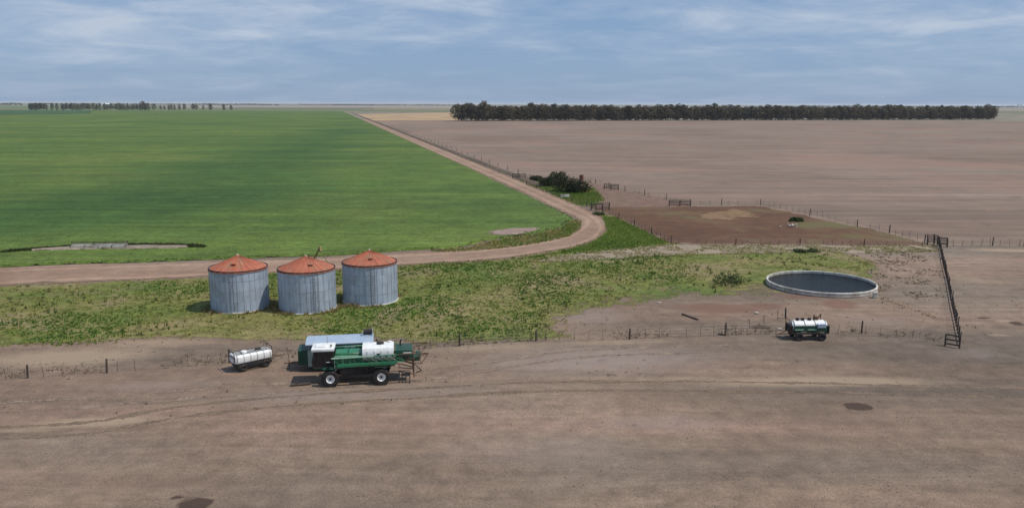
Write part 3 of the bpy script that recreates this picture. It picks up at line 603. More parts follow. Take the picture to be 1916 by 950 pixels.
# booms folded along both sides: lattice of tubes
noz_me = MB().tube((0, 0, 0), (0, 0, .14), .025, n=6).mesh('nozzle'); noz_me.materials.append(m_dark)
def boom(sy):
    s = MB(); y = sy * 1.32
    A0, A1 = Vector((-1.55, y, 2.16)), Vector((3.0, y * .99, 2.24)); B0, B1 = Vector((-1.2, y, 1.66)), Vector((3.5, y * .97, 1.74))
    s.tube(A0, A1, .045).tube(B0, B1, .045).tube(A0, B0, .035)
    for k in range(10):
        t0, t1 = k / 10, (k + 1) / 10; a, b = A0.lerp(A1, t0), B0.lerp(B1, t0); a2, b2 = A0.lerp(A1, t1), B0.lerp(B1, t1)
        s.tube(a, b2, .022, n=5).tube(b2, a2, .022, n=5)
    o = s.build('boom', m_green, sp)
    MB().box(tuple((A0.lerp(A1, .30) + Vector((0, sy * .06, .0)))), (3.0, .05, .09), .01, Matrix.Rotation(-.027, 3, 'Y')).build('boom_rail', m_pgreen, o)
    MB().box(tuple((B0.lerp(B1, .42) + Vector((0, sy * .05, -.12)))), (4.2, .05, .20), .02, Matrix.Rotation(-.022, 3, 'Y')).build('spray_line', m_green, o)
    for k in range(12):
        q = link_mesh('nozzle', noz_me, None, o); q.location = B0.lerp(B1, k / 12) + Vector((0, sy * .05, -.36))
    MB().tube(A1, A1 + Vector((2.2, .0, .05)), .04).tube(B1, A1 + Vector((2.2, 0, .05)), .03).tube(B1, B1 + Vector((1.2, 0, -.25)), .03).tube(B1 + Vector((1.2, 0, -.25)), A1 + Vector((2.2, 0, .05)), .025).tube(A1 + Vector((1.4, 0, .05)), B1 + Vector((1.2, 0, -.25)), .022).tube(A1 + Vector((.7, 0, .02)), B1 + Vector((.4, 0, .1)), .022).build('boom_tip', m_rust, o)
boom(-1); boom(1)
MB().box((-1.3, 0, 1.9), (.08, 2.62, .08)).box((2.86, 0, 1.55), (.08, 2.62, .08)).build('boom_cradle', m_dgreen, sp)
rk = MB()
for y in (-1.15, -.4, .4, 1.15): rk.tube((4.15, y, .45), (4.05, y, 1.75), .04)
for z in (.5, .95, 1.4, 1.75): rk.tube((4.15, -1.25, z), (4.15, 1.25, z), .035)
rk.tube((3.3, -.4, 1.22), (4.15, -.4, .95), .04).tube((3.3, .4, 1.22), (4.15, .4, .95), .04).tube((3.0, -.4, .72), (4.15, -.6, .5), .035).tube((3.0, .4, .72), (4.15, .6, .5), .035)
rk.build('rear_rack', m_rust, sp)
MB().box((4.35, -.5, 1.75), (.5, .7, .35), .04).box((4.5, .45, 1.6), (.35, .6, .5), .04).build('chemical_box', m_dgreen, sp)
MB().path([(4.1, -.9, 1.5), (4.5, -1.0, 1.1), (4.7, -.7, .8), (4.3, -.5, .55)], .035, 7).build('hose', m_dark, sp)
MB().box((1.1, -1.0, 1.42), (1.5, .22, .18), .03).box((2.4, -.95, 1.45), (.4, .3, .3), .03).build('valve_box', m_dgreen, sp)
for x in (-2.0, -1.69): MB().box((x - .1, -1.2, 1.36), (.5, .42, .04), .01).build('fender', m_dgreen, sp)
MB().box((WB, -1.2, 1.38), (.9, .42, .04), .01).build('fender', m_dgreen, sp)

# ------------------------------------------------------------------ the site caravan behind it (drawbar at -x)
m_rblue = mat('pale_blue_sheet', [(0.36, 0.44, 0.54), (0.43, 0.51, 0.60)], 1.2, 0.45, 0.2, 0.08, 0.004, dirt=(0.40, 0.40, 0.38), dirt_amt=0.3)
m_wall = mat('grey_green_panel', [(0.13, 0.185, 0.19), (0.17, 0.225, 0.225)], 1.6, 0.6, 0.1, 0.1, 0.004, dirt=(0.14, 0.13, 0.10))
cl_ = G(577, 697); cyaw = R(9.5)
cv_ = empty('site_caravan', (cl_[0] + 2.4 * math.cos(cyaw) - 1.1 * math.sin(cyaw), cl_[1] + 2.4 * math.sin(cyaw) + 1.1 * math.cos(cyaw), float(H(*cl_[:2]))), cyaw)
tag(cv_, 'grey-green box caravan with pale blue roof parked behind the sprayer', 'caravan')
for j in range(6):
    for sy in (-1, 1): MB().box((-2.0 + .8 * j, sy * 1.1, 1.32), (.792, .04, 1.72), .006).build('wall_panel', m_wall, cv_)
for sx in (-1, 1): MB().box((sx * 2.38, 0, 1.32), (.04, 2.16, 1.72), .006).build('end_panel', m_galv if sx < 0 else m_wall, cv_)
MB().box((0, 0, .44), (4.7, 2.1, .08), .01).build('floor', m_dark, cv_)
rf = MB().prism([(-1.22, 2.14), (-1.22, 2.20), (-.8, 2.31), (-.3, 2.37), (.3, 2.37), (.8, 2.31), (1.22, 2.20), (1.22, 2.14)], -2.52, 2.52).build('roof', m_rblue, cv_, 30)
for j in range(5): MB().box((-1.9 + j * .95, 0, 2.372), (.05, .7, .03), .005).build('roof_seam', m_rblue, rf)
for x in (-1.2, .7):
    w = MB().box((x, -1.125, 1.55), (.8, .03, .5), .01).build('window', m_glass, cv_); MB().box((x, -1.135, 1.27), (.9, .05, .05), .01).box((x, -1.135, 1.83), (.9, .05, .05), .01).build('frame', m_galv, w)
dr = MB().box((1.8, -1.125, 1.28), (.7, .03, 1.6), .01).build('door', m_dgreen, cv_); MB().box((1.55, -1.15, 1.25), (.04, .04, .15), .01).build('handle', m_dark, dr)
MB().box((-2.78, 0, 1.10), (.72, 1.7, 1.15), .05).build('front_locker', m_dgreen, cv_)
db = MB()
for sy in (-.6, .6): db.tube((-2.3, sy, .42), (-4.0, 0, .48), .045)
db.tube((-4.0, 0, .48), (-4.25, 0, .48), .05).tube((-3.9, 0, 0.0), (-3.9, 0, .75), .035).build('drawbar', m_rust, cv_)
put = wheel_kit(0.38, 0.22, False, m_conc)
for sx in (-.45, .45):
    for sy in (-.95, .95): put(cv_, (sx, sy, .38))
rt = MB().tube((1.75, .2, 2.62), (2.4, .2, 2.62), .22, n=16).build('roof_tank', m_dark, cv_, 40)
MB().box((2.08, .2, 2.40), (.75, .5, .06)).tube((1.7, -.1, 2.36), (1.7, -.1, 2.8), .02).tube((2.45, -.1, 2.36), (2.45, -.1, 2.85), .02).tube((2.45, .5, 2.36), (2.45, .5, 2.85), .02).tube((2.45, -.1, 2.8), (2.45, .5, 2.8), .02).build('tank_cradle', m_rblue, rt)

# ------------------------------------------------------------------ tank trailers
def oval(ry, rz, zc, n=20, e=3.2):
    o = []
    for k in range(n):
        a = 2 * math.pi * k / n; c, s_ = math.cos(a), math.sin(a)
        o.append((ry * math.copysign(abs(c) ** (2 / e), c), zc + rz * math.copysign(abs(s_) ** (2 / e), s_)))
    return o
def trailer_frame(root, L, w, wr, put, zc):
    f = MB()
    for sy in (-w, w): f.box((0, sy * .75, zc), (L, .09, .14), .01)
    for x in (-L / 2, -L / 4, 0, L / 4, L / 2): f.box((x, 0, zc - .01), (.09, w * 1.5, .10))
    f.build('chassis', m_dark, root)
    for x in (-L * .32, L * .32):
        MB().tube((x, -w, wr), (x, w, wr), .05).box((x, -w * .7, (wr + zc) / 2), (.5, .06, .08)).box((x, w * .7, (wr + zc) / 2), (.5, .06, .08)).box((x, -w * .7, (wr + zc) / 2 + .06), (.1, .08, abs(zc - wr) * .8)).box((x, w * .7, (wr + zc) / 2 + .06), (.1, .08, abs(zc - wr) * .8)).build('axle', m_dark, root)
        for sy in (-1, 1): put(root, (x, sy * w, wr))
put = wheel_kit(0.32, 0.22, False, m_dark)
wc = G(473, 694); tr = empty('tank_trailer', (wc[0] - .35, wc[1] + .75, float(H(wc[0], wc[1]))), R(40)); tag(tr, 'white ribbed tank trailer on black running gear, left of the caravan', 'trailer', 'tank trailers in the yard')
trailer_frame(tr, 2.75, .72, .32, put, .58)
trn = len(tr.children)
ov = oval(.72, .44, 1.16, 28, 5.0); t_ = MB().prism(ov, -1.32, 1.32).prism([(y * .93, 1.18 + (z - 1.18) * .9) for y, z in ov], -1.42, 1.42).build('tank', m_white, tr, 35)
m_band = mat('grey_band', [(0.30, 0.30, 0.30), (0.42, 0.41, 0.40)], 3, 0.6, 0.2, 0.1)
for x in (-1.28, -.78, -.26, .26, .78, 1.28): MB().prism([(y * 1.02, 1.18 + (z - 1.18) * 1.02) for y, z in ov], x - .025, x + .025).build('band', m_band, t_)
w_ = MB()
for y in (-.42, -.16, .12, .40): w_.box((0, y, 1.632), (2.5, .05, .035))
w_.build('top_walkway', m_dark, t_)
for x in (-.5, .6): MB().lathe([(0, 1.74), (.2, 1.74), (.23, 1.70), (.23, 1.58)], 18, c=(x, 0, 0)).build('lid', m_dark if x > 0 else m_white, t_, 40)
r_ = MB()
for x in (.95, 1.25):
    for y in (-.35, .35): r_.tube((x, y, 1.6), (x, y, 1.78), .018, n=6)
for x in (.95, 1.25): r_.tube((x, -.35, 1.77), (x, .35, 1.77), .018, n=6)
for y in (-.35, .35): r_.tube((.95, y, 1.77), (1.25, y, 1.77), .018, n=6)
r_.build('guard_rail', m_dark, tr)
e_ = MB()
for sy in (-.55, .55): e_.tube((-1.48, sy, .7), (-1.48, sy, 1.50), .03)
e_.tube((-1.48, -.55, 1.49), (-1.48, .55, 1.49), .03).tube((-1.48, -.55, 1.1), (-1.48, .55, 1.1), .025)
e_.build('end_frame', m_dark, tr); e_ = MB()
for sy in (-.55, .55): e_.tube((1.48, sy, .7), (1.48, sy, 1.50), .03)
e_.tube((1.48, -.55, 1.49), (1.48, .55, 1.49), .03).build('end_frame', m_dark, tr)
MB().box((0, -.74, .56), (2.7, .05, .34), .02).box((-.9, -.2, .46), (.5, .8, .3), .03).build('side_locker', m_dark, tr)
d_ = MB()
for sy in (-.4, .4): d_.tube((1.37, sy, .62), (2.35, 0, .45), .035)
d_.tube((2.3, 0, .45), (2.55, 0, .45), .04).build('drawbar', m_rust, tr)

for o in list(tr.children)[trn:]: o.scale.z = .80
put = wheel_kit(0.36, 0.22, False, m_dark)
rc = G(1514, 637.5); t2 = empty('tank_trailer', (rc[0] + .1, rc[1] + .85, float(H(rc[0], rc[1]))), R(3)); tag(t2, 'dark green fuel trailer with white-topped cylindrical tank, near the water reservoir', 'trailer', 'tank trailers in the yard')
trailer_frame(t2, 3.1, .78, .36, put, .64)
circ = oval(.58, .50, 1.16, 24, 2.1)
t_ = MB().prism(circ, -1.42, 1.42).prism([(y * .9, 1.16 + (z - 1.16) * .9) for y, z in circ], -1.52, 1.52).build('tank', m_white, t2, 35)
for x in (-1.38, -.46, .46, 1.38): MB().prism([(y * 1.025, 1.16 + (z - 1.16) * 1.025) for y, z in circ], x - .03, x + .03).build('band', m_dgreen, t_)
sdp = MB().box((0, -.66, 1.06), (2.9, .06, .56), .02).build('side_board', m_dgreen, t2)
for x in (-1.0, .1): MB().box((x, -.70, .98), (.75, .03, .06), .005).build('rail_strip', m_pgreen, sdp)
MB().box((.95, -.62, 1.32), (.75, .22, .40), .03).box((.62, -.72, 1.42), (.2, .1, .16), .02).build('pump_box', m_rblue, t2)
MB().box((0, -.7, .66), (3.2, .06, .14), .01).box((-1.62, 0, .95), (.1, 1.45, .75), .03).box((1.62, 0, .95), (.08, 1.40, .65), .03).build('fender_rail', m_dark, t2)
for x in (-.95, -.5, .1): MB().lathe([(0, 1.84), (.14, 1.84), (.16, 1.80), (.16, 1.62)], 14, c=(x, 0, 0)).build('lid', m_dark, t_, 40)
MB().box((.70, .1, 1.78), (.34, .34, .34), .03).tube((.85, .1, 1.7), (1.15, .1, 2.15), .05).tube((1.15, .1, 1.66), (1.15, .1, 2.2), .035).tube((.6, .2, 1.9), (.6, .2, 2.1), .05).build('hand_pump', m_rust, t2)
MB().tube((-1.72, -.6, .5), (-1.72, -.6, 1.75), .035).tube((-1.72, .6, .5), (-1.72, .6, 1.75), .035).tube((-1.72, -.6, 1.72), (-1.72, .6, 1.72), .03).tube((-1.72, -.6, 1.3), (-1.72, .6, 1.3), .03).build('end_frame', m_rust, t2)
d_ = MB()
for sy in (-.4, .4): d_.tube((-1.6, sy, .6), (-2.5, .25, .32), .03)
d_.tube((-2.5, .25, .32), (-2.7, .3, .30), .04).build('drawbar', m_rust, t2)

# ------------------------------------------------------------------ round water reservoir
rc_t = G(1536, 526, 0.57); RW = 5.85; zb = 0.0
wr_ = empty('water_reservoir', (rc_t[0], rc_t[1], zb)); tag(wr_, 'large round open water reservoir with low white concrete wall', 'reservoir')
NPAN = 30; TW = 0.17; HW = 0.56
pm = MB().lathe([(RW, 0 - .15), (RW, HW), (RW - .03, HW + .03), (RW - TW + .03, HW + .03), (RW - TW, HW), (RW - TW, -.15), (RW, -.15)], 4, a0=-math.pi / NPAN + .0012, a1=math.pi / NPAN - .0012).mesh('wall_panel', 30)
m_wwash = mat('whitewashed_concrete', [(0.46, 0.43, 0.37), (0.60, 0.57, 0.50), (0.70, 0.67, 0.60)], 1.1, 0.8, 0, 0.3, 0.01, dirt=(0.19, 0.14, 0.10), dirt_amt=0.8)
pm.materials.append(m_wwash)
for k in range(NPAN):
    o = link_mesh('wall_panel', pm, None, wr_); o.rotation_euler = (0, 0, (k + rnd.uniform(-.02, .02)) * 2 * math.pi / NPAN); o.scale = (1, 1, 1 + rnd.uniform(-.012, .012))
bm_ = MB()
for z in (.08, .34): bm_.lathe([(RW + .003, z), (RW + .016, z + .01), (RW + .016, z + .05), (RW + .003, z + .06)], 72)
bm_.build('hoop', m_rust, wr_, 40)
m_water, nt, p, _o = base_mat('reservoir_water'); p.inputs['Base Color'].default_value = (0.008, 0.011, 0.014, 1); p.inputs['Roughness'].default_value = 0.10; p.inputs['IOR'].default_value = 1.2
pos = nd(nt, 'ShaderNodeNewGeometry').outputs['Position']
lk(nt, ramp(nt, noise(nt, pos, 0.5, 4), [(0.3, (0.005, 0.007, 0.008)), (0.7, (0.012, 0.014, 0.015))]), p.inputs['Base Color'])
p.inputs['Specular IOR Level'].default_value = 0.15
bump(nt, p, mth(nt, 'ADD', noise(nt, mapping(nt, pos, sc=(1, 2.2, 1)), 2.2, 4, 0.6), noise(nt, pos, 7, 3)), 0.7, 0.08)
MB().lathe([(0.001, .30), (RW - TW + .01, .30)], 64).build('water', m_water, wr_)
MB().tube((RW * math.cos(-.2) + .45, RW * math.sin(-.2), 0), (RW * math.cos(-.2) + .45, RW * math.sin(-.2), .25), .03).build('outlet_pipe', m_rust, wr_)
tag(MB().box((0, 0, .28), (.42, .42, .56), .03).box((0, 0, .58), (.48, .48, .06), .01).build('valve_box', m_wwash), 'small white concrete valve box at the right foot of the reservoir', 'box').location = G(1637, 557)
tag(MB().tube((0, 0, -.1), (0, 0, .75), .07, n=10).lathe([(.07, .75), (.05, .80), (0, .81)], 10).build('marker_post', m_wwash), 'short white marker post standing behind the reservoir', 'post').location = G(1631, 513)

# ------------------------------------------------------------------ fences
post_me = MB().tube((0, 0, -.2), (0, 0, .6), .085, .08, 9).tube((0, 0, .6), (.01, .005, 1.18), .08, .07, 9).tube((.01, .005, 1.18), (.01, .01, 1.22), .07, .045, 9).mesh('post', 50); post_me.materials.append(m_wood)
drop_me = MB().box((0, 0, .58), (.045, .035, 1.10), .006).mesh('dropper'); drop_me.materials.append(m_wood)
def along(P, d):
    for a, b in zip(P[:-1], P[1:]):
        L = (b - a).length
        if d <= L: return a.lerp(b, d / L)
        d -= L
    return P[-1].copy()
def fence(name, label, pts, post_at=None, spacing=8.0, drop=1.6, scale=1.0, wires=4, rails=0, post_scale=1.0, cat='fence', dropscale=1.0, wire_r=.006, droop=True):
    P = [Vector((p[0], p[1], 0)) for p in pts]
    root = empty(name, (P[0].x, P[0].y, 0)); tag(root, label, cat); o0 = P[0]
    tot = sum((b - a).length for a, b in zip(P[:-1], P[1:])); L = []
    if post_at is None: post_at = [along(P, d) for d in np.linspace(0, tot, max(2, int(tot / spacing) + 1))]
    for q in post_at:
        o = link_mesh('post', post_me, None, root); o.location = (q.x - o0.x, q.y - o0.y, float(H(q.x, q.y)) - .02)
        s_ = scale * rnd.uniform(.92, 1.12); o.scale = (post_scale * rnd.uniform(.9, 1.15),) * 2 + (s_,); o.rotation_euler = (rnd.gauss(0, .03), rnd.gauss(0, .03), rnd.uniform(0, 6))
    if drop:
        for d in np.arange(drop * .6, tot, drop):
            if rnd.random() < .22: continue
            q = along(P, d); o = link_mesh('dropper', drop_me, None, root); o.location = (q.x - o0.x, q.y - o0.y, float(H(q.x, q.y)) - .02)
            o.scale = (dropscale, dropscale, scale * rnd.uniform(.7, 1.02)); o.rotation_euler = (rnd.gauss(0, .06), rnd.gauss(0, .08), rnd.uniform(-.3, .3))
    st_ = [along(P, d) for d in np.linspace(0, tot, max(2, int(tot / 4) + 1))]
    for k in range(wires):
        z = scale * (.25 + .85 * k / max(1, wires - 1)); s = MB()
        q = [Vector((a.x - o0.x, a.y - o0.y, float(H(a.x, a.y)) + z + rnd.uniform(-.02, .02))) for a in st_]
        s.path(q, wire_r, 4); s.build('wire', m_wire, root)
    for k in range(rails):
        z = scale * (.30 + .80 * k / max(1, rails - 1))
        for i, (a, b) in enumerate(zip(post_at[:-1], post_at[1:])):
            d = b - a; m = (a + b) / 2; s = MB().box((0, 0, 0), (d.length, .035, .13), .006)
            o = s.build('rail', m_wood, root); o.location = (m.x - o0.x, m.y - o0.y, z + float(H(m.x, m.y)) + rnd.uniform(-.04, .04)); o.rotation_euler = (0, rnd.gauss(0, .01), math.atan2(d.y, d.x))
    return root
gp_ = lambda L: [Gv(*p) for p in L]
fence('wire_fence', 'long wire fence of thin posts between the bare yard and grass strip', gp_([(-120, 720), (200, 697), (1003, 638), (1178, 634), (1357, 627), (1612, 623), (1768, 646)]),
      post_at=gp_([(-120, 720), (52, 707), (200, 697), (430, 679), (705, 660), (860, 648), (1003, 638), (1178, 634), (1357, 627), (1612, 623)]), drop=1.25, scale=.9, dropscale=.6)
fence('wire_fence', 'short wire fence stub of two posts in front of the reservoir', gp_([(1470, 594), (1357, 626)]), post_at=gp_([(1470, 594), (1357, 626.5)]), drop=2.2, scale=.9, wires=2)
# closely boarded cattle race running away from the camera
fence('cattle_race', 'dark timber cattle race running back from the yard corner to the corral gate', gp_([(1796, 646), (1783, 582), (1770, 520), (1758, 464)]), spacing=1.25, drop=0, scale=1.0, wires=3, rails=1, post_scale=.62)
fence('yard_gate', 'low dark timber gate closing the yard corner', gp_([(1768, 647), (1795, 652)]), spacing=.75, drop=0, scale=.9, wires=0, rails=3, cat='gate', post_scale=.8)
fence('corral_gate', 'dark boarded gate pen at the far corner of the corral', gp_([(1735, 458), (1752, 457), (1758, 462), (1772, 463)]), spacing=1.0, drop=0, scale=1.2, wires=0, rails=5, cat='gate', post_scale=1.3)
fence('wire_fence', 'wire fence of posts along the far side of the dark corral', gp_([(1740, 457), (1664, 436), (1604, 424), (1515, 402), (1423, 383), (1292, 383)]), post_at=gp_([(1730, 455), (1664, 436), (1604, 424), (1515, 404), (1423, 383.5), (1350, 384)]), drop=1.9, scale=1.05, dropscale=.9)
fence('wire_fence', 'wire fence running along the near edge of the dark corral', gp_([(1735, 459), (1600, 459), (1400, 458), (1256, 456)]), spacing=9, drop=1.3, scale=.8, dropscale=.9)
fence('wire_fence', 'wire fence beside the green wedge left of the corral', gp_([(1256, 456), (1200, 429), (1150, 405), (1112, 391), (1040, 366), (985, 346)]), spacing=8, drop=1.8, scale=.95)
fence('wire_fence', 'wire fence running right from the corral gate along the ploughed field', gp_([(1773, 461), (1857, 460), (1960, 461)]), post_at=gp_([(1857, 459.5), (1916, 460), (1958, 461)]), drop=1.4, scale=1.1)
fence('wire_fence', 'far wire fence between the small paddock and the ploughed field', gp_([(1292, 384), (1157, 355), (1090, 337), (968, 333)]), spacing=9, drop=2.2, scale=1.05)
fence('timber_pen', 'grey timber rail pen at the paddock corner, left of the corral', gp_([(1252, 385), (1292, 386)]), spacing=1.4, drop=0, scale=1.05, wires=0, rails=4, cat='pen', post_scale=1.3)
fence('timber_pen', 'small timber rail pen on the paddock fence right of the dark tree', gp_([(1130, 354), (1157, 356)]), spacing=1.5, drop=0, scale=1.15, wires=0, rails=4, cat='pen', post_scale=1.3)
fence('timber_pen', 'dark timber rails beside the bend of the dirt road', gp_([(1106, 392), (1118, 394), (1140, 393)]), spacing=1.3, drop=0, scale=1.2, wires=0, rails=4, cat='pen', post_scale=1.4)
fence('timber_pen', 'far timber rail gate beside the straight road, left of the dark tree', gp_([(959, 334), (983, 334)]), spacing=1.5, drop=0, scale=1.15, wires=0, rails=4, cat='pen', post_scale=1.3)
rd = [c0 + dirv * t + nrm * 7.2 for t in (20, 120, 260, 520)]
fence('wire_fence', 'wire fence following the straight dirt road towards the skyline', rd, spacing=14, drop=0, scale=1.15, wires=3, wire_r=.01)

# fallen posts and one added shadow bar, drum, stones, troughs
def lying(px0, py0, px1, py1, r, label, lift=0.05):
    a, b = Gv(px0, py0), Gv(px1, py1); a.z = float(H(a.x, a.y)) + lift; b.z = float(H(b.x, b.y)) + lift
    s = MB().tube((0, 0, 0), (b - a) * .5, r, r * .9, 9).tube((b - a) * .5, (b - a) + Vector((0, 0, .02)), r * .9, r * .75, 9); o = s.build('fallen_post_or_shadow', m_wood, None, 40); o.location = a; tag(o, label, 'post')
lying(1276, 590, 1306, 600, .09, 'thick dark fence post lying on bare ground left of the fuel trailer', .08)
lying(1344, 624, 1358, 628, .08, 'short dark post lying at the foot of a fence post')
lying(543, 722, 582, 719, .09, 'dark pole lying on the dirt in front of the sprayer', .09)  # added dark bar, imitates the shadow at the sprayer's front
m_red = mat('rust_red_paint', [(0.12, 0.038, 0.026), (0.17, 0.055, 0.036)], 5, 0.7, 0, 0.2, dirt=(0.10, 0.05, 0.03))
dr = MB().lathe([(0, 0), (.55, 0), (.55, .45), (.57, .47), (.55, .49), (.55, .95), (.57, .97), (.55, .99), (.55, 1.5), (.50, 1.52), (0, 1.50)], 20).build('steel_drum', m_red, None, 40); dr.location = (*G(1088, 338)[:2], 0); tag(dr, 'rust red drum on the paddock fence right of the dark tree', 'drum')
def stone_mesh(seed, s=1.0):
    b = bmesh.new(); bmesh.ops.create_icosphere(b, subdivisions=1, radius=.5 * s); r_ = random.Random(seed)
    for v in b.verts: v.co *= r_.uniform(.75, 1.2); v.co.z *= .7
    me = bpy.data.meshes.new('stone'); b.to_mesh(me); b.free(); return me
m_wst = mat('white_stone', [(0.36, 0.33, 0.28), (0.52, 0.49, 0.44)], 3, 0.9, 0, 0.3)
sm = [stone_mesh(i) for i in range(4)]
for m_ in sm: m_.materials.append(m_wst)
rb = empty('rubble_heap', (*G(1485, 425)[:2], 0)); tag(rb, 'small heap of pale rubble inside the corral', 'rubble')
for k in range(16):
    o = link_mesh('stone', sm[k % 4], None, rb); o.location = (rnd.gauss(0, .75), rnd.gauss(0, .7), .1 + .35 * rnd.random()); s_ = rnd.uniform(.2, .5); o.scale = (s_, s_, s_ * .8); o.rotation_euler = (rnd.random(), rnd.random(), rnd.random() * 6)
for px, py, s_, lab in ((1415, 586, .34, 'white stone lying on bare dirt between fence and reservoir'), (1233, 567, .3, 'white stone lying on bare dirt beside the grass edge'), (1620, 858, .0, ''), (1458, 616, .3, 'pale flat stone on the dirt just left of the fuel trailer')):
    if s_ <= 0: continue
    o = link_mesh('stone', sm[0], None); o.location = (*G(px, py)[:2], .06); o.scale = (s_ * 1.5, s_, s_ * .8); tag(o, lab, 'stone')
tw = empty('water_trough', (*G(1057, 369)[:2], 0), R(10)); tag(tw, 'small pale concrete water trough below the dark tree', 'trough')
MB().box((0, -.32, .3), (1.9, .08, .6), .01).box((0, .32, .3), (1.9, .08, .6), .01).box((-.91, 0, .3), (.08, .56, .6), .01).box((.91, 0, .3), (.08, .56, .6), .01).build('basin', m_wwash, tw)
MB().box((0, 0, .45), (1.74, .56, .02)).build('water', m_water, tw)
# long feeder on the bank inside the crop
a_, b_ = Gv(131, 470.5), Gv(236, 468.5); fd = empty('feed_trough', ((a_.x + b_.x) / 2, (a_.y + b_.y) / 2 + .3, .35), math.atan2(b_.y - a_.y, b_.x - a_.x)); tag(fd, 'long low pale feed trough with rails standing in the green crop', 'trough')
LF = (b_ - a_).length
MB().box((0, -.35, .28), (LF, .07, .30), .01).box((0, .35, .34), (LF, .07, .42), .01).box((0, 0, .12), (LF, .7, .06)).build('basin', m_wwash, fd)
for k in range(5): MB().box((-LF / 2 + .1 + k * (LF - .2) / 4, 0, .22), (.10, .80, .42), .01).build('support', m_wood, fd)
for z in (.62, .80): MB().tube((-LF / 2, .45, z), (LF / 2, .45, z), .04, n=6).build('rail', m_wood, fd)
for k in range(6): MB().tube((-LF / 2 + k * LF / 5, .45, -.3), (-LF / 2 + k * LF / 5, .45, .90), .05, n=6).build('post', m_wood, fd)

# ------------------------------------------------------------------ far farm buildings on the left skyline
def shed(px, d, w, h, dep, label, wallm, roofm):
    c = G(px, hz(px) + d); o = empty('farm_shed', (c[0], c[1], 0), R(8)); tag(o, label, 'shed')
    MB().box((0, 0, h / 2), (w, dep, h)).build('wall', wallm, o)
    MB().prism([(-dep / 2 - .6, h + .02), (0, h + dep * .22), (dep / 2 + .6, h + .02)], -w / 2 - .6, w / 2 + .6).build('roof', roofm, o)
    MB().box((-w * .2, -dep / 2 - .05, h * .4), (w * .18, .1, h * .8)).build('door', m_dark, o)
m_shed = mat('white_shed_sheet', [(0.66, 0.67, 0.68), (0.76, 0.77, 0.78)], .3, 0.5, 0.1, 0)
shed(200, 7.4, 42, 11, 20, 'far white farm shed behind the left row of trees', m_shed, m_shed)
shed(241, 7.4, 18, 9, 14, 'smaller far white farm shed right of the larger one', m_shed, m_shed)
for px, lab in ((1905, 'left one of two tall pale silo towers on the right skyline'), (1910, 'right one of two tall pale silo towers on the right skyline')):
    c = G(px, hz(px) + 6); o = empty('silo_tower', (c[0], c[1], 0)); tag(o, lab, 'silo', 'silo towers on the skyline')
    MB().lathe([(5, 0), (5, 26)], 20).build('wall', m_shed, o, 40); MB().lathe([(5.4, 26), (0.5, 29), (0, 29)], 20).build('roof', m_galv, o, 40)

# ------------------------------------------------------------------ trees
m_bark = mat('pale_bark', [(0.20, 0.165, 0.135), (0.32, 0.27, 0.225)], 1.5, 0.9, 0, 0.2, 0.02, sc=(1, 1, .2))
m_leaf = leaf_mat('gum_leaves', (0.050, 0.044, 0.026), (0.165, 0.138, 0.080))
m_leaf2 = leaf_mat('thorn_leaves', (0.016, 0.021, 0.010), (0.050, 0.058, 0.024))
m_bush = leaf_mat('bush_leaves', (0.05, 0.075, 0.024), (0.11, 0.14, 0.05))
def leaf_cloud(centres, radii, per, size, seed):
    g = np.random.default_rng(seed); Vs = []
    for c, r in zip(centres, radii):
        d = g.normal(size=(per, 3)); d /= np.linalg.norm(d, axis=1, keepdims=True)
        p = c + d * (g.uniform(.35, 1.0, (per, 1)) ** .6) * r
        u = g.normal(size=(per, 3)); u /= np.linalg.norm(u, axis=1, keepdims=True)
        v = np.cross(u, g.normal(size=(per, 3))); v /= np.linalg.norm(v, axis=1, keepdims=True)
        s = size * g.uniform(.6, 1.3, (per, 1)); u, v = u * s, v * s * .7
        Vs.append(np.stack([p - u, p - v * .8, p + u, p + v], 1))
    V = np.concatenate(Vs).reshape(-1, 3); return V, np.arange(len(V)).reshape(-1, 4)
def tree_meshes(seed, h, cw, clear=.3, n=13, per=46, size=.62, trunk_r=.28):
    g = random.Random(seed); s = MB(); cs, rs = [], []
    top = Vector((g.gauss(0, .3), g.gauss(0, .3), h * .8)); base = Vector((0, 0, -.3)); mid = Vector((g.gauss(0, .25), g.gauss(0, .25), h * .4))
    s.tube(base, mid, trunk_r, trunk_r * .7, 7).tube(mid, top, trunk_r * .7, trunk_r * .2, 6)
    for k in range(n):
        t = clear + (1 - clear) * ((k + .5) / n) ** .9; zz = h * t * .97; w = cw * (0.55 + .6 * math.sin(math.pi * min(1, max(0, (t - clear) / (1 - clear) * .85 + .12)))) * .6
        a = k * 2.4 + g.uniform(-.5, .5); rad = w * g.uniform(.35, 1.0) * (1 if k < n - 1 else .15)
        c = Vector((rad * math.cos(a), rad * math.sin(a), min(zz, h - .5))); cs.append(np.array(c)); rs.append(np.array([1, 1, .8]) * cw * g.uniform(.24, .42))
        if k % 2 == 0: s.tube(mid.lerp(top, max(0, min(1, (c.z / h - .45) / .4))) if c.z > h * .45 else base.lerp(mid, min(1, c.z / h / .4)), c, trunk_r * .32, trunk_r * .1, 5)
    V, F = leaf_cloud(cs, rs, per, size, seed); return s.mesh('trunk'), np_mesh('crown', V, F)
euc = []
for i in range(7):
    tm, cm = tree_meshes(100 + i, 20.0, 8.5, clear=rnd.uniform(.10, .24), n=16, per=56, size=.75, trunk_r=.34); tm.materials.append(m_bark); cm.materials.append(m_leaf); euc.append((tm, cm))
def put_tree(name, loc, kit, sc, label, group, cat='tree', rz=None, w=None):
    t = empty(name, loc, rnd.uniform(0, 6.28) if rz is None else rz); t.scale = (sc if w is None else w, sc if w is None else w, sc); tag(t, label, cat, group)
    link_mesh('trunk', kit[0], None, t); link_mesh('crown', kit[1], None, t); return t
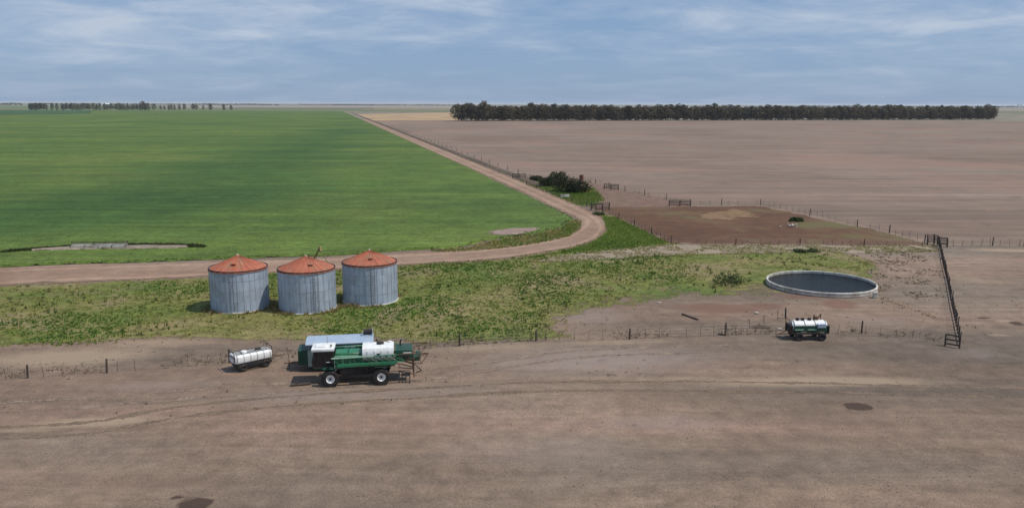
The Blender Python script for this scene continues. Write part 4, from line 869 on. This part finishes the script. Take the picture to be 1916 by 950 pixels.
# the wood on the right: two front rows tree by tree, the mass behind it as one
W0, W1 = G(850, 227.0), G(1862, 224.2); Wd = W1 - W0; WL = np.linalg.norm(Wd); wd = Wd / WL; wn = np.array([-wd[1], wd[0], 0])
NF = 142
for row in range(2):
    for k in range(NF):
        q = W0 + wd * (k + .5 + rnd.uniform(-.3, .3) + .5 * row) * WL / NF + wn * (row * 6 + rnd.uniform(0, 3))
        sc = rnd.gauss(.84, .085) * (0.98 if k > 8 else 1.06)
        if row == 0 and k == 0: lab = 'leftmost tree at the left end of the long dark wood'
        elif row == 0 and k == 6: lab = 'tallest tree rising above the left end of the long dark wood'; sc = 1.1
        elif row == 0 and k == NF - 1: lab = 'last tree at the right end of the long dark wood'
        elif row == 0: lab = 'dark tree in the front edge of the long wood beyond the ploughed field'
        else: lab = 'dark tree just behind the front edge of the long far wood'
        put_tree('gum_tree', (q[0], q[1], 0), euc[rnd.randrange(7)], max(.66, min(1.1, sc)), lab, 'trees of the long wood' if 'dark tree' in lab else None, w=rnd.uniform(.85, 1.15))
cs, rs = [], []
g_ = np.random.default_rng(5)
for k in range(420):
    q = W0 + wd * g_.uniform(18, WL - 2) + wn * g_.uniform(14, 60); h_ = g_.normal(15.2, 1.3)
    for j in range(5): cs.append(q + np.array([g_.normal(0, 1.8), g_.normal(0, 1.8), h_ * (.25 + .155 * j)])); rs.append(np.array([2.6, 2.6, 2.4]))
V, F = leaf_cloud(cs, rs, 22, .95, 9)
tag(link_mesh('wood_interior', np_mesh('wood_interior', V, F), m_leaf), 'dense dark foliage mass filling the wood behind its front trees', 'trees', kind='stuff')
# shelter belt on the left
belt = [55, 58, 61, 66, 69, 73, 77, 81, 86, 97, 107, 117, 121, 125, 130, 135, 140, 146, 151, 157, 163, 169, 175, 181, 188, 195, 202, 209, 216, 222, 228, 233, 239, 245, 251, 257, 262, 267, 272, 277, 289, 300, 307, 316, 321, 327, 336, 344, 362, 368, 381, 395, 418, 433]
for i, x in enumerate(belt):
    q = G(x + rnd.uniform(-1, 1), hz(x) + 15.2 - (1.0 if x > 280 else 0))
    sc = rnd.uniform(.72, .92) if x < 285 else rnd.uniform(.55, .85)
    if x == 267: sc = 1.12
    lab = 'dark tree in the long shelter belt on the left skyline' if x < 285 else 'dark tree in the gappy right part of the left shelter belt'
    if x == 55: lab = 'leftmost tree of the shelter belt on the left skyline'
    if x == 433: lab = 'last lone tree at the right end of the left shelter belt'
    if x == 267: lab = 'tallest tree standing above the left shelter belt'
    put_tree('shelter_tree', (q[0], q[1], 0), euc[i % 7], sc, lab, 'shelter belt trees' if 'dark tree' in lab else None, w=sc * rnd.uniform(.8, 1.1))
# woods along the skyline, kilometres away
def skyline(x0, x1, d, h0, dens, seed, lab):
    g = np.random.default_rng(seed); cs, rs = [], []; a, b = G(x0, hz(x0) + d), G(x1, hz(x1) + d); L = np.linalg.norm(b - a); u = (b - a) / L
    n = int(L / dens); bumps = np.abs(np.sin(np.linspace(0, L / 420, n) + seed) + .6 * np.sin(np.linspace(0, L / 130, n) * 2.1 + seed))
    for k in range(n):
        if g.random() < .12: continue
        h = h0 * (.55 + .45 * min(1, bumps[k])) * g.uniform(.8, 1.15)
        for j in range(2): cs.append(a + u * (k + g.uniform(-.4, .4)) * dens + np.array([0, g.uniform(-20, 20), h * (.3 + .4 * j)])); rs.append(np.array([dens * .62, 7, h * .33]))
    V, F = leaf_cloud(cs, rs, 26, 2.6, seed); o = link_mesh('far_wood', np_mesh('far_wood', V, F), m_leaf); tag(o, lab, 'woods', kind='stuff')
skyline(-260, 44, 5.5, 15, 9, 21, 'far dark wood at the left edge of the skyline')
skyline(60, 340, 4.2, 13, 11, 22, 'faint far woods behind the left shelter belt')
skyline(365, 525, 4.4, 15, 10, 23, 'low dark far wood right of the left shelter belt')
skyline(560, 860, 3.6, 12, 12, 24, 'faint bluish woods on the skyline left of the long wood')
skyline(622, 702, 4.0, 14, 10, 25, 'short dark wood on the skyline near the vanishing road')
skyline(1500, 2300, 4.4, 15, 12, 26, 'bluish far woods behind the right end of the long wood')

# dark leaning thicket beside the road
for px, py, h_, cw, lab, sd_ in ((1044, 347, 3.0, 4.2, 'bushy dark tree at the upper left of the roadside thicket', 1), (1062, 359, 2.7, 5.0, 'widest dark tree in the middle of the roadside thicket', 2), (1080, 360, 2.2, 4.0, 'lower dark bush at the right of the roadside thicket', 3), (1028, 348, 1.9, 3.4, 'low dark bush hugging the left side of the roadside thicket', 6), (1003, 338, 1.1, 2.4, 'small dark bush left of the roadside thicket', 4), (1490, 414, .7, 1.5, 'small grey-green bush behind the rubble heap', 5)):
    tm, cm = tree_meshes(300 + sd_, h_, cw, clear=.16, n=17, per=90, size=.20, trunk_r=.13); tm.materials.append(m_wood); cm.materials.append(m_leaf2 if sd_ != 5 else m_bush)
    q = G(px, py); put_tree('thorn_tree' if h_ > 2 else 'bush', (q[0], q[1], 0), (tm, cm), 1.0, lab, None, 'tree' if h_ > 2 else 'bush', rz=0.4)
for k, (px, py, h_, cw, lab) in enumerate(((1498, 472, .6, 1.3, 'low green bush at the left of the pair behind the reservoir'), (1520, 472, .6, 1.2, 'low green bush at the right of the pair behind the reservoir'), (1366, 530, .9, 2.6, 'low green bush in the grass left of the reservoir'), (1120, 402, .7, 1.3, 'small dark shrub beside the road bend'))):
    tm, cm = tree_meshes(400 + k, h_, cw, clear=.1, n=12, per=70, size=.11, trunk_r=.05); tm.materials.append(m_wood); cm.materials.append(m_bush)
    q = G(px, py); put_tree('bush', (q[0], q[1], 0), (tm, cm), 1.0, lab, None, 'bush', rz=1.0)

# ------------------------------------------------------------------ grass, weeds and clods
m_tuft = leaf_mat('grass_blades', None, None, 'col', 0.3)
def vnoise(x, y, s, seed):
    g = np.random.default_rng(seed); T_ = g.random((64, 64)); x, y = x * s + 31.3, y * s + 17.1; xi, yi = np.floor(x).astype(int), np.floor(y).astype(int); fx, fy = x - xi, y - yi; fx, fy = fx * fx * (3 - 2 * fx), fy * fy * (3 - 2 * fy)
    f = lambda i, j: T_[i % 64, j % 64]
    return (f(xi, yi) * (1 - fx) + f(xi + 1, yi) * fx) * (1 - fy) + (f(xi, yi + 1) * (1 - fx) + f(xi + 1, yi + 1) * fx) * fy
def tufts(name, x, y, hgt, col, label, cat, blades=5, width=.10, spread=.16, z0=0.0, seed=1):
    g = np.random.default_rng(seed); n = len(x); z = H(x, y) + z0
    a = g.uniform(0, 6.283, (n, blades)); r = g.uniform(0, 1, (n, blades)) * spread; hh = hgt[:, None] * g.uniform(.55, 1.1, (n, blades)); lean = g.uniform(.1, .6, (n, blades)) * hh
    bx, by = x[:, None] + r * np.cos(a), y[:, None] + r * np.sin(a); t = a + 1.57; w = width * g.uniform(.6, 1.3, (n, blades))
    p0 = np.stack([bx - w * np.cos(t), by - w * np.sin(t), np.broadcast_to(z[:, None], bx.shape)], -1); p1 = np.stack([bx + w * np.cos(t), by + w * np.sin(t), np.broadcast_to(z[:, None], bx.shape)], -1)
    p2 = np.stack([bx + lean * np.cos(a), by + lean * np.sin(a), z[:, None] + hh], -1)
    V = np.stack([p0, p1, p2], 2).reshape(-1, 3); F = np.arange(len(V)).reshape(-1, 3); me = np_mesh(name, V, F)
    c = np.repeat(col, blades * 3, axis=0) * np.repeat(g.uniform(.75, 1.25, (n * blades, 1)), 3, axis=0)
    attr(me, 'col', np.concatenate([c, np.ones((len(c), 1))], 1), 'FLOAT_COLOR'); o = link_mesh(name, me, m_tuft); tag(o, label, cat, kind='stuff'); return o
def scatter(poly, n, seed):
    A = np.array(poly); g = np.random.default_rng(seed); x = g.uniform(A[:, 0].min(), A[:, 0].max(), n); y = g.uniform(A[:, 1].min(), A[:, 1].max(), n); s = sd_poly(poly, x, y); return x, y, s, g
def lerp3(t, cols):
    t = np.clip(t, 0, .999) * (len(cols) - 1); i = t.astype(int); f = (t - i)[:, None]; cc = np.array(cols); return cc[i] * (1 - f) + cc[i + 1] * f
GR = [(0.095, 0.185, 0.030), (0.155, 0.215, 0.038), (0.245, 0.240, 0.056), (0.37, 0.295, 0.130)]
x, y, s, g = scatter(verge_poly, 150000, 41)
nz = .65 * vnoise(x, y, .14, 1) + .35 * vnoise(x, y, .5, 2)
dry = np.clip(.24 + .85 * (nz - .42) * 2.1 + np.clip((x - 2) / 45, 0, .5) + .5 * np.clip(1 - s / 2.2, 0, 1), 0, 1)
wedge = np.clip(1.3 - np.hypot(x - 17.5, (y - 110) * .45) / 7.5, 0, 1); dry = np.clip(dry - .6 * wedge - .22 * np.exp(-((x + 4) / 14) ** 2), 0, 1)
silos = np.array([[o.location.x, o.location.y] for o in C.objects if o.name.startswith('grain_silo')]); clear_ = np.ones(len(x), bool)
for c in silos: clear_ &= np.hypot(x - c[0], y - c[1]) > RS + .4
rw = np.array(wr_.location); clear_ &= np.hypot(x - rw[0], y - rw[1]) > RW + .3
rag = 1.2 + 5.5 * np.clip((x - 6) / 10, 0, 1) * np.clip((95 - y) / 8, 0, 1)
keep = clear_ & (s > -1.0 + rag * (.4 * g.random(len(x)) + 1.2 * np.clip(vnoise(x, y, .28, 61) - .25, 0, 1))) & (sd_poly(dry_poly, x, y) < g.uniform(-.3, 1.2, len(x))) & (g.random(len(x)) < np.clip(1.1 - dry * .95, .08, 1)) & (g.random(len(x)) < .25 + 1.4 * np.clip(vnoise(x, y, 1.1, 5), 0, 1))
x, y, s, dry = x[keep], y[keep], s[keep], dry[keep]
tufts('verge_grass', x, y, (.06 + .20 * rng.random(len(x)) ** 3) * (1.1 - .3 * dry), lerp3(dry + rng.normal(0, .14, len(x)), GR), 'rough mixed green and straw grass of the strip around the silos', 'grass', 4, .075, .2, .01, 3)
x, y, s, g = scatter(verge_poly, 9000, 48); cl_n = vnoise(x, y, .22, 23) * .6 + vnoise(x, y, .7, 24) * .4; k_ = (s > .8) & (cl_n > .57) & (sd_poly(dry_poly, x, y) < 0)
for c in silos: k_ &= np.hypot(x - c[0], y - c[1]) > RS + .3
k_ &= np.hypot(x - rw[0], y - rw[1]) > RW + .3; x, y = x[k_], y[k_]
tufts('tall_weeds', x, y, .18 + .35 * rng.random(len(x)) ** 2, lerp3(rng.random(len(x)) ** 1.5 * .9, [(0.05, 0.095, 0.020), (0.10, 0.14, 0.034), (0.25, 0.22, 0.09)]), 'taller dark green weed clumps in the grass strip', 'weeds', 7, .05, .22, .01, 10)
wx, wy = [], []
for c in silos:
    a_s = rng.uniform(0, 6.283, 420); rr_ = RS + .14 + np.abs(rng.normal(0, .35, 420)); wx.append(c[0] + rr_ * np.cos(a_s)); wy.append(c[1] + rr_ * np.sin(a_s))
wx, wy = np.concatenate(wx), np.concatenate(wy); k_ = vnoise(wx, wy, .9, 25) > .35; wx, wy = wx[k_], wy[k_]
tufts('silo_weeds', wx, wy, .08 + .40 * rng.random(len(wx)) ** 2, lerp3(rng.random(len(wx)), [(0.12, 0.15, 0.04), (0.30, 0.24, 0.11), (0.36, 0.22, 0.12)]), 'straw and weeds growing around the feet of the silos', 'weeds', 6, .05, .2, .01, 11)
x, y, s, g = scatter(dry_poly, 14000, 47); k_ = (s > -.6) & (vnoise(x, y, .6, 21) > .38); x, y = x[k_], y[k_]
tufts('dry_strip_grass', x, y, .05 + .13 * rng.random(len(x)) ** 2, lerp3(.55 + rng.normal(.2, .2, len(x)), GR), 'dry straw-coloured grass on the pale strip below the corral', 'grass', 4, .06, .18, .02, 9)
x, y, s, g = scatter(corner_poly, 9000, 42); k_ = s > -.2; x, y = x[k_], y[k_]; d_ = vnoise(x, y, .3, 7)
tufts('corner_grass', x, y, .1 + .25 * rng.random(len(x)), lerp3(d_ + rng.normal(.15, .15, len(x)), GR), 'rough grass inside the bend of the dirt road', 'grass', 4, .08, .2, .01, 4)
x, y, s, g = scatter(pg_poly, 22000, 43); k_ = s > rng.normal(.6, .9, len(x)); x, y = x[k_], y[k_]; d_ = vnoise(x, y, .15, 8)
tufts('paddock_tufts', x, y, .06 + .15 * rng.random(len(x)), lerp3(d_ * .8 + rng.normal(.0, .12, len(x)), GR), 'green grass under the dark thicket beside the road', 'grass', 4, .12, .25, .01, 5)
wedge_poly = pxpoly([(1128, 404), (1150, 406), (1200, 430), (1250, 454), (1180, 462), (1110, 466), (1030, 478), (960, 487), (1040, 474), (1110, 454), (1138, 434)]); x, y, s, g = scatter(wedge_poly, 26000, 49); k_ = s > -.1; x, y = x[k_], y[k_]
tufts('wedge_grass', x, y, .06 + .16 * rng.random(len(x)) ** 2, lerp3(rng.random(len(x)) * .75, [(0.12, 0.21, 0.034), (0.19, 0.27, 0.046), (0.29, 0.29, 0.07)]), 'fresh green grass in the wedge between road bend and corral', 'grass', 4, .09, .22, .02, 13)
bl_ = gp_([(10, 474), (60, 471), (130, 466.5), (200, 463.5), (270, 462), (350, 463.5), (380, 464.5)]); tl = sum((b - a).length for a, b in zip(bl_[:-1], bl_[1:])); q_ = [along(bl_, d) for d in rng.uniform(0, tl, 2600)]
x = np.array([p_.x for p_ in q_]) + rng.normal(0, .3, 2600); y = np.array([p_.y for p_ in q_]) + rng.normal(0, .35, 2600)
tufts('bank_weeds', x, y, .18 + .25 * rng.random(2600), lerp3(rng.random(2600), [(0.030, 0.050, 0.014), (0.065, 0.080, 0.026), (0.12, 0.11, 0.05)]), 'dark weeds along the earth bank behind the feed trough', 'weeds', 5, .07, .2, .25, 14)
# crop plants of the nearer field, thinning with distance
yy = 88 + 150 * rng.random(150000) ** 1.6; xx = rng.uniform(-130, 22, 150000); sdc = sd_poly(crop_poly, xx, yy); k_ = (sdc > .1) & (rng.random(150000) < np.clip((225 - yy) / 110, 0, 1)); xx, yy, sdc = xx[k_], yy[k_], sdc[k_]
d_ = .55 * vnoise(xx, yy, .05, 11) + .3 * vnoise(xx, yy, .4, 12) + .15 * rng.random(len(xx))
tufts('crop_plants', xx, yy, .05 + .07 * rng.random(len(xx)), lerp3((d_ - .2) * 1.5, [(0.050, 0.110, 0.026), (0.080, 0.142, 0.032), (0.125, 0.172, 0.046)]), 'leafy green crop plants of the near part of the field', 'crop', 4, .10, .2, .22, 6)
# weeds, straw wisps and clods on the bare ground along the yard fence
fl = gp_([(-120, 716), (200, 694), (1003, 637), (1357, 627), (1612, 620), (1768, 642)]); tl = sum((b - a).length for a, b in zip(fl[:-1], fl[1:])); q_ = [along(fl, d) for d in rng.uniform(0, tl, 2600)]
x = np.array([p_.x for p_ in q_]) + rng.normal(0, .8, 2600); y = np.array([p_.y for p_ in q_]) + np.abs(rng.normal(.3, 1.3, 2600)); k_ = vnoise(x, y, .35, 14) > .42; x, y = x[k_], y[k_]
tufts('fence_weeds', x, y, .04 + .15 * rng.random(len(x)) ** 2, lerp3(rng.random(len(x)), [(0.11, 0.085, 0.055), (0.20, 0.155, 0.10), (0.32, 0.25, 0.15)]), 'thin dry weeds along the foot of the yard fence', 'weeds', 4, .035, .15, 0, 7)
x = rng.uniform(-38, 60, 1500); y = rng.uniform(46, 92, 1500); k_ = (sd_poly(verge_poly, x, y) < 0) & (vnoise(x, y, .2, 15) > .5) & (y > 60 + .25 * x - 6); x, y = x[k_], y[k_]
tufts('yard_weeds', x, y, .05 + .14 * rng.random(len(x)) ** 2, lerp3(rng.random(len(x)), [(0.06, 0.05, 0.032), (0.13, 0.10, 0.065), (0.25, 0.19, 0.12)]), 'sparse dry weeds scattered over the bare ground', 'weeds', 4, .035, .15, 0, 8)
rough = pxpoly([(1590, 476), (1755, 472), (1762, 520), (1745, 560), (1650, 560), (1650, 520)]); x, y, s, g = scatter(rough, 2600, 55); k_ = (s > -.5) & (vnoise(x, y, .5, 56) > .45); x, y = x[k_], y[k_]
tufts('rough_weeds', x, y, .06 + .18 * rng.random(len(x)) ** 2, lerp3(rng.random(len(x)), [(0.10, 0.085, 0.045), (0.19, 0.15, 0.09), (0.30, 0.235, 0.14)]), 'rough dry weeds on the bare ground right of the reservoir', 'weeds', 5, .05, .22, 0, 12)
def clods(name, x, y, size, m_, label, seed):
    g = np.random.default_rng(seed); t = np.array([(1, 0, 0), (0, 1, 0), (-1, 0, 0), (0, -1, 0), (0, 0, .8), (0, 0, -.5)]); f = np.array([(0, 1, 4), (1, 2, 4), (2, 3, 4), (3, 0, 4), (1, 0, 5), (2, 1, 5), (3, 2, 5), (0, 3, 5)])
    n = len(x); a = g.uniform(0, 6.28, n); ca, sa = np.cos(a)[:, None], np.sin(a)[:, None]; P = t[None] * g.uniform(.6, 1.3, (n, 6, 1)) * size[:, None, None]
    V = np.stack([P[..., 0] * ca - P[..., 1] * sa + x[:, None], P[..., 0] * sa + P[..., 1] * ca + y[:, None], P[..., 2] + (H(x, y) + size * .2)[:, None]], -1).reshape(-1, 3)
    F = (f[None] + np.arange(n)[:, None, None] * 6).reshape(-1, 3); tag(link_mesh(name, np_mesh(name, V, F), m_), label, 'clods', kind='stuff')
m_clod = mat('earth_clod', [(0.10, 0.07, 0.055), (0.19, 0.14, 0.115), (0.27, 0.205, 0.165)], .6, .95, 0, .2)
x = rng.uniform(-50, 75, 26000); y = 36 + 60 * rng.random(26000) ** 1.1; k_ = (sd_poly(verge_poly, x, y) < .5) & (vnoise(x, y, .14, 17) + .5 * rng.random(len(x)) > .62); x, y = x[k_], y[k_]
clods('earth_clods', x, y, .012 + .045 * rng.random(len(x)) ** 4, m_clod, 'small clods and pebbles scattered over the bare yard', 31)
pl_ = gp_([(1646, 556), (1690, 572), (1730, 586), (1762, 600)]); q_ = [along(pl_, d) for d in rng.uniform(0, 8.6, 90)]; x = np.array([p_.x for p_ in q_]) + rng.normal(0, .2, 90); y = np.array([p_.y for p_ in q_]) + rng.normal(0, .35, 90)
clods('pipe_rubble', x, y, .05 + .10 * rng.random(90), mat('broken_brick', [(0.30, 0.17, 0.10), (0.42, 0.30, 0.20)], 2, .9, 0, .2), 'line of broken pale brick running right from the reservoir', 33)

# ------------------------------------------------------------------ haze over the plain
hm = bpy.data.materials.new('thin_haze'); hm.use_nodes = True; hn = hm.node_tree; hn.nodes.clear(); ho = nd(hn, 'ShaderNodeOutputMaterial'); hv = nd(hn, 'ShaderNodeVolumePrincipled')
hv.inputs['Color'].default_value = (0.80, 0.88, 0.97, 1); hv.inputs['Density'].default_value = 0.000045; hv.inputs['Anisotropy'].default_value = 0.1; lk(hn, hv.outputs[0], ho.inputs['Volume'])
s = MB().box((0, 0, 15.5), (110000, 110000, 33)); hz_o = s.build('haze', hm); tag(hz_o, kind='stuff')
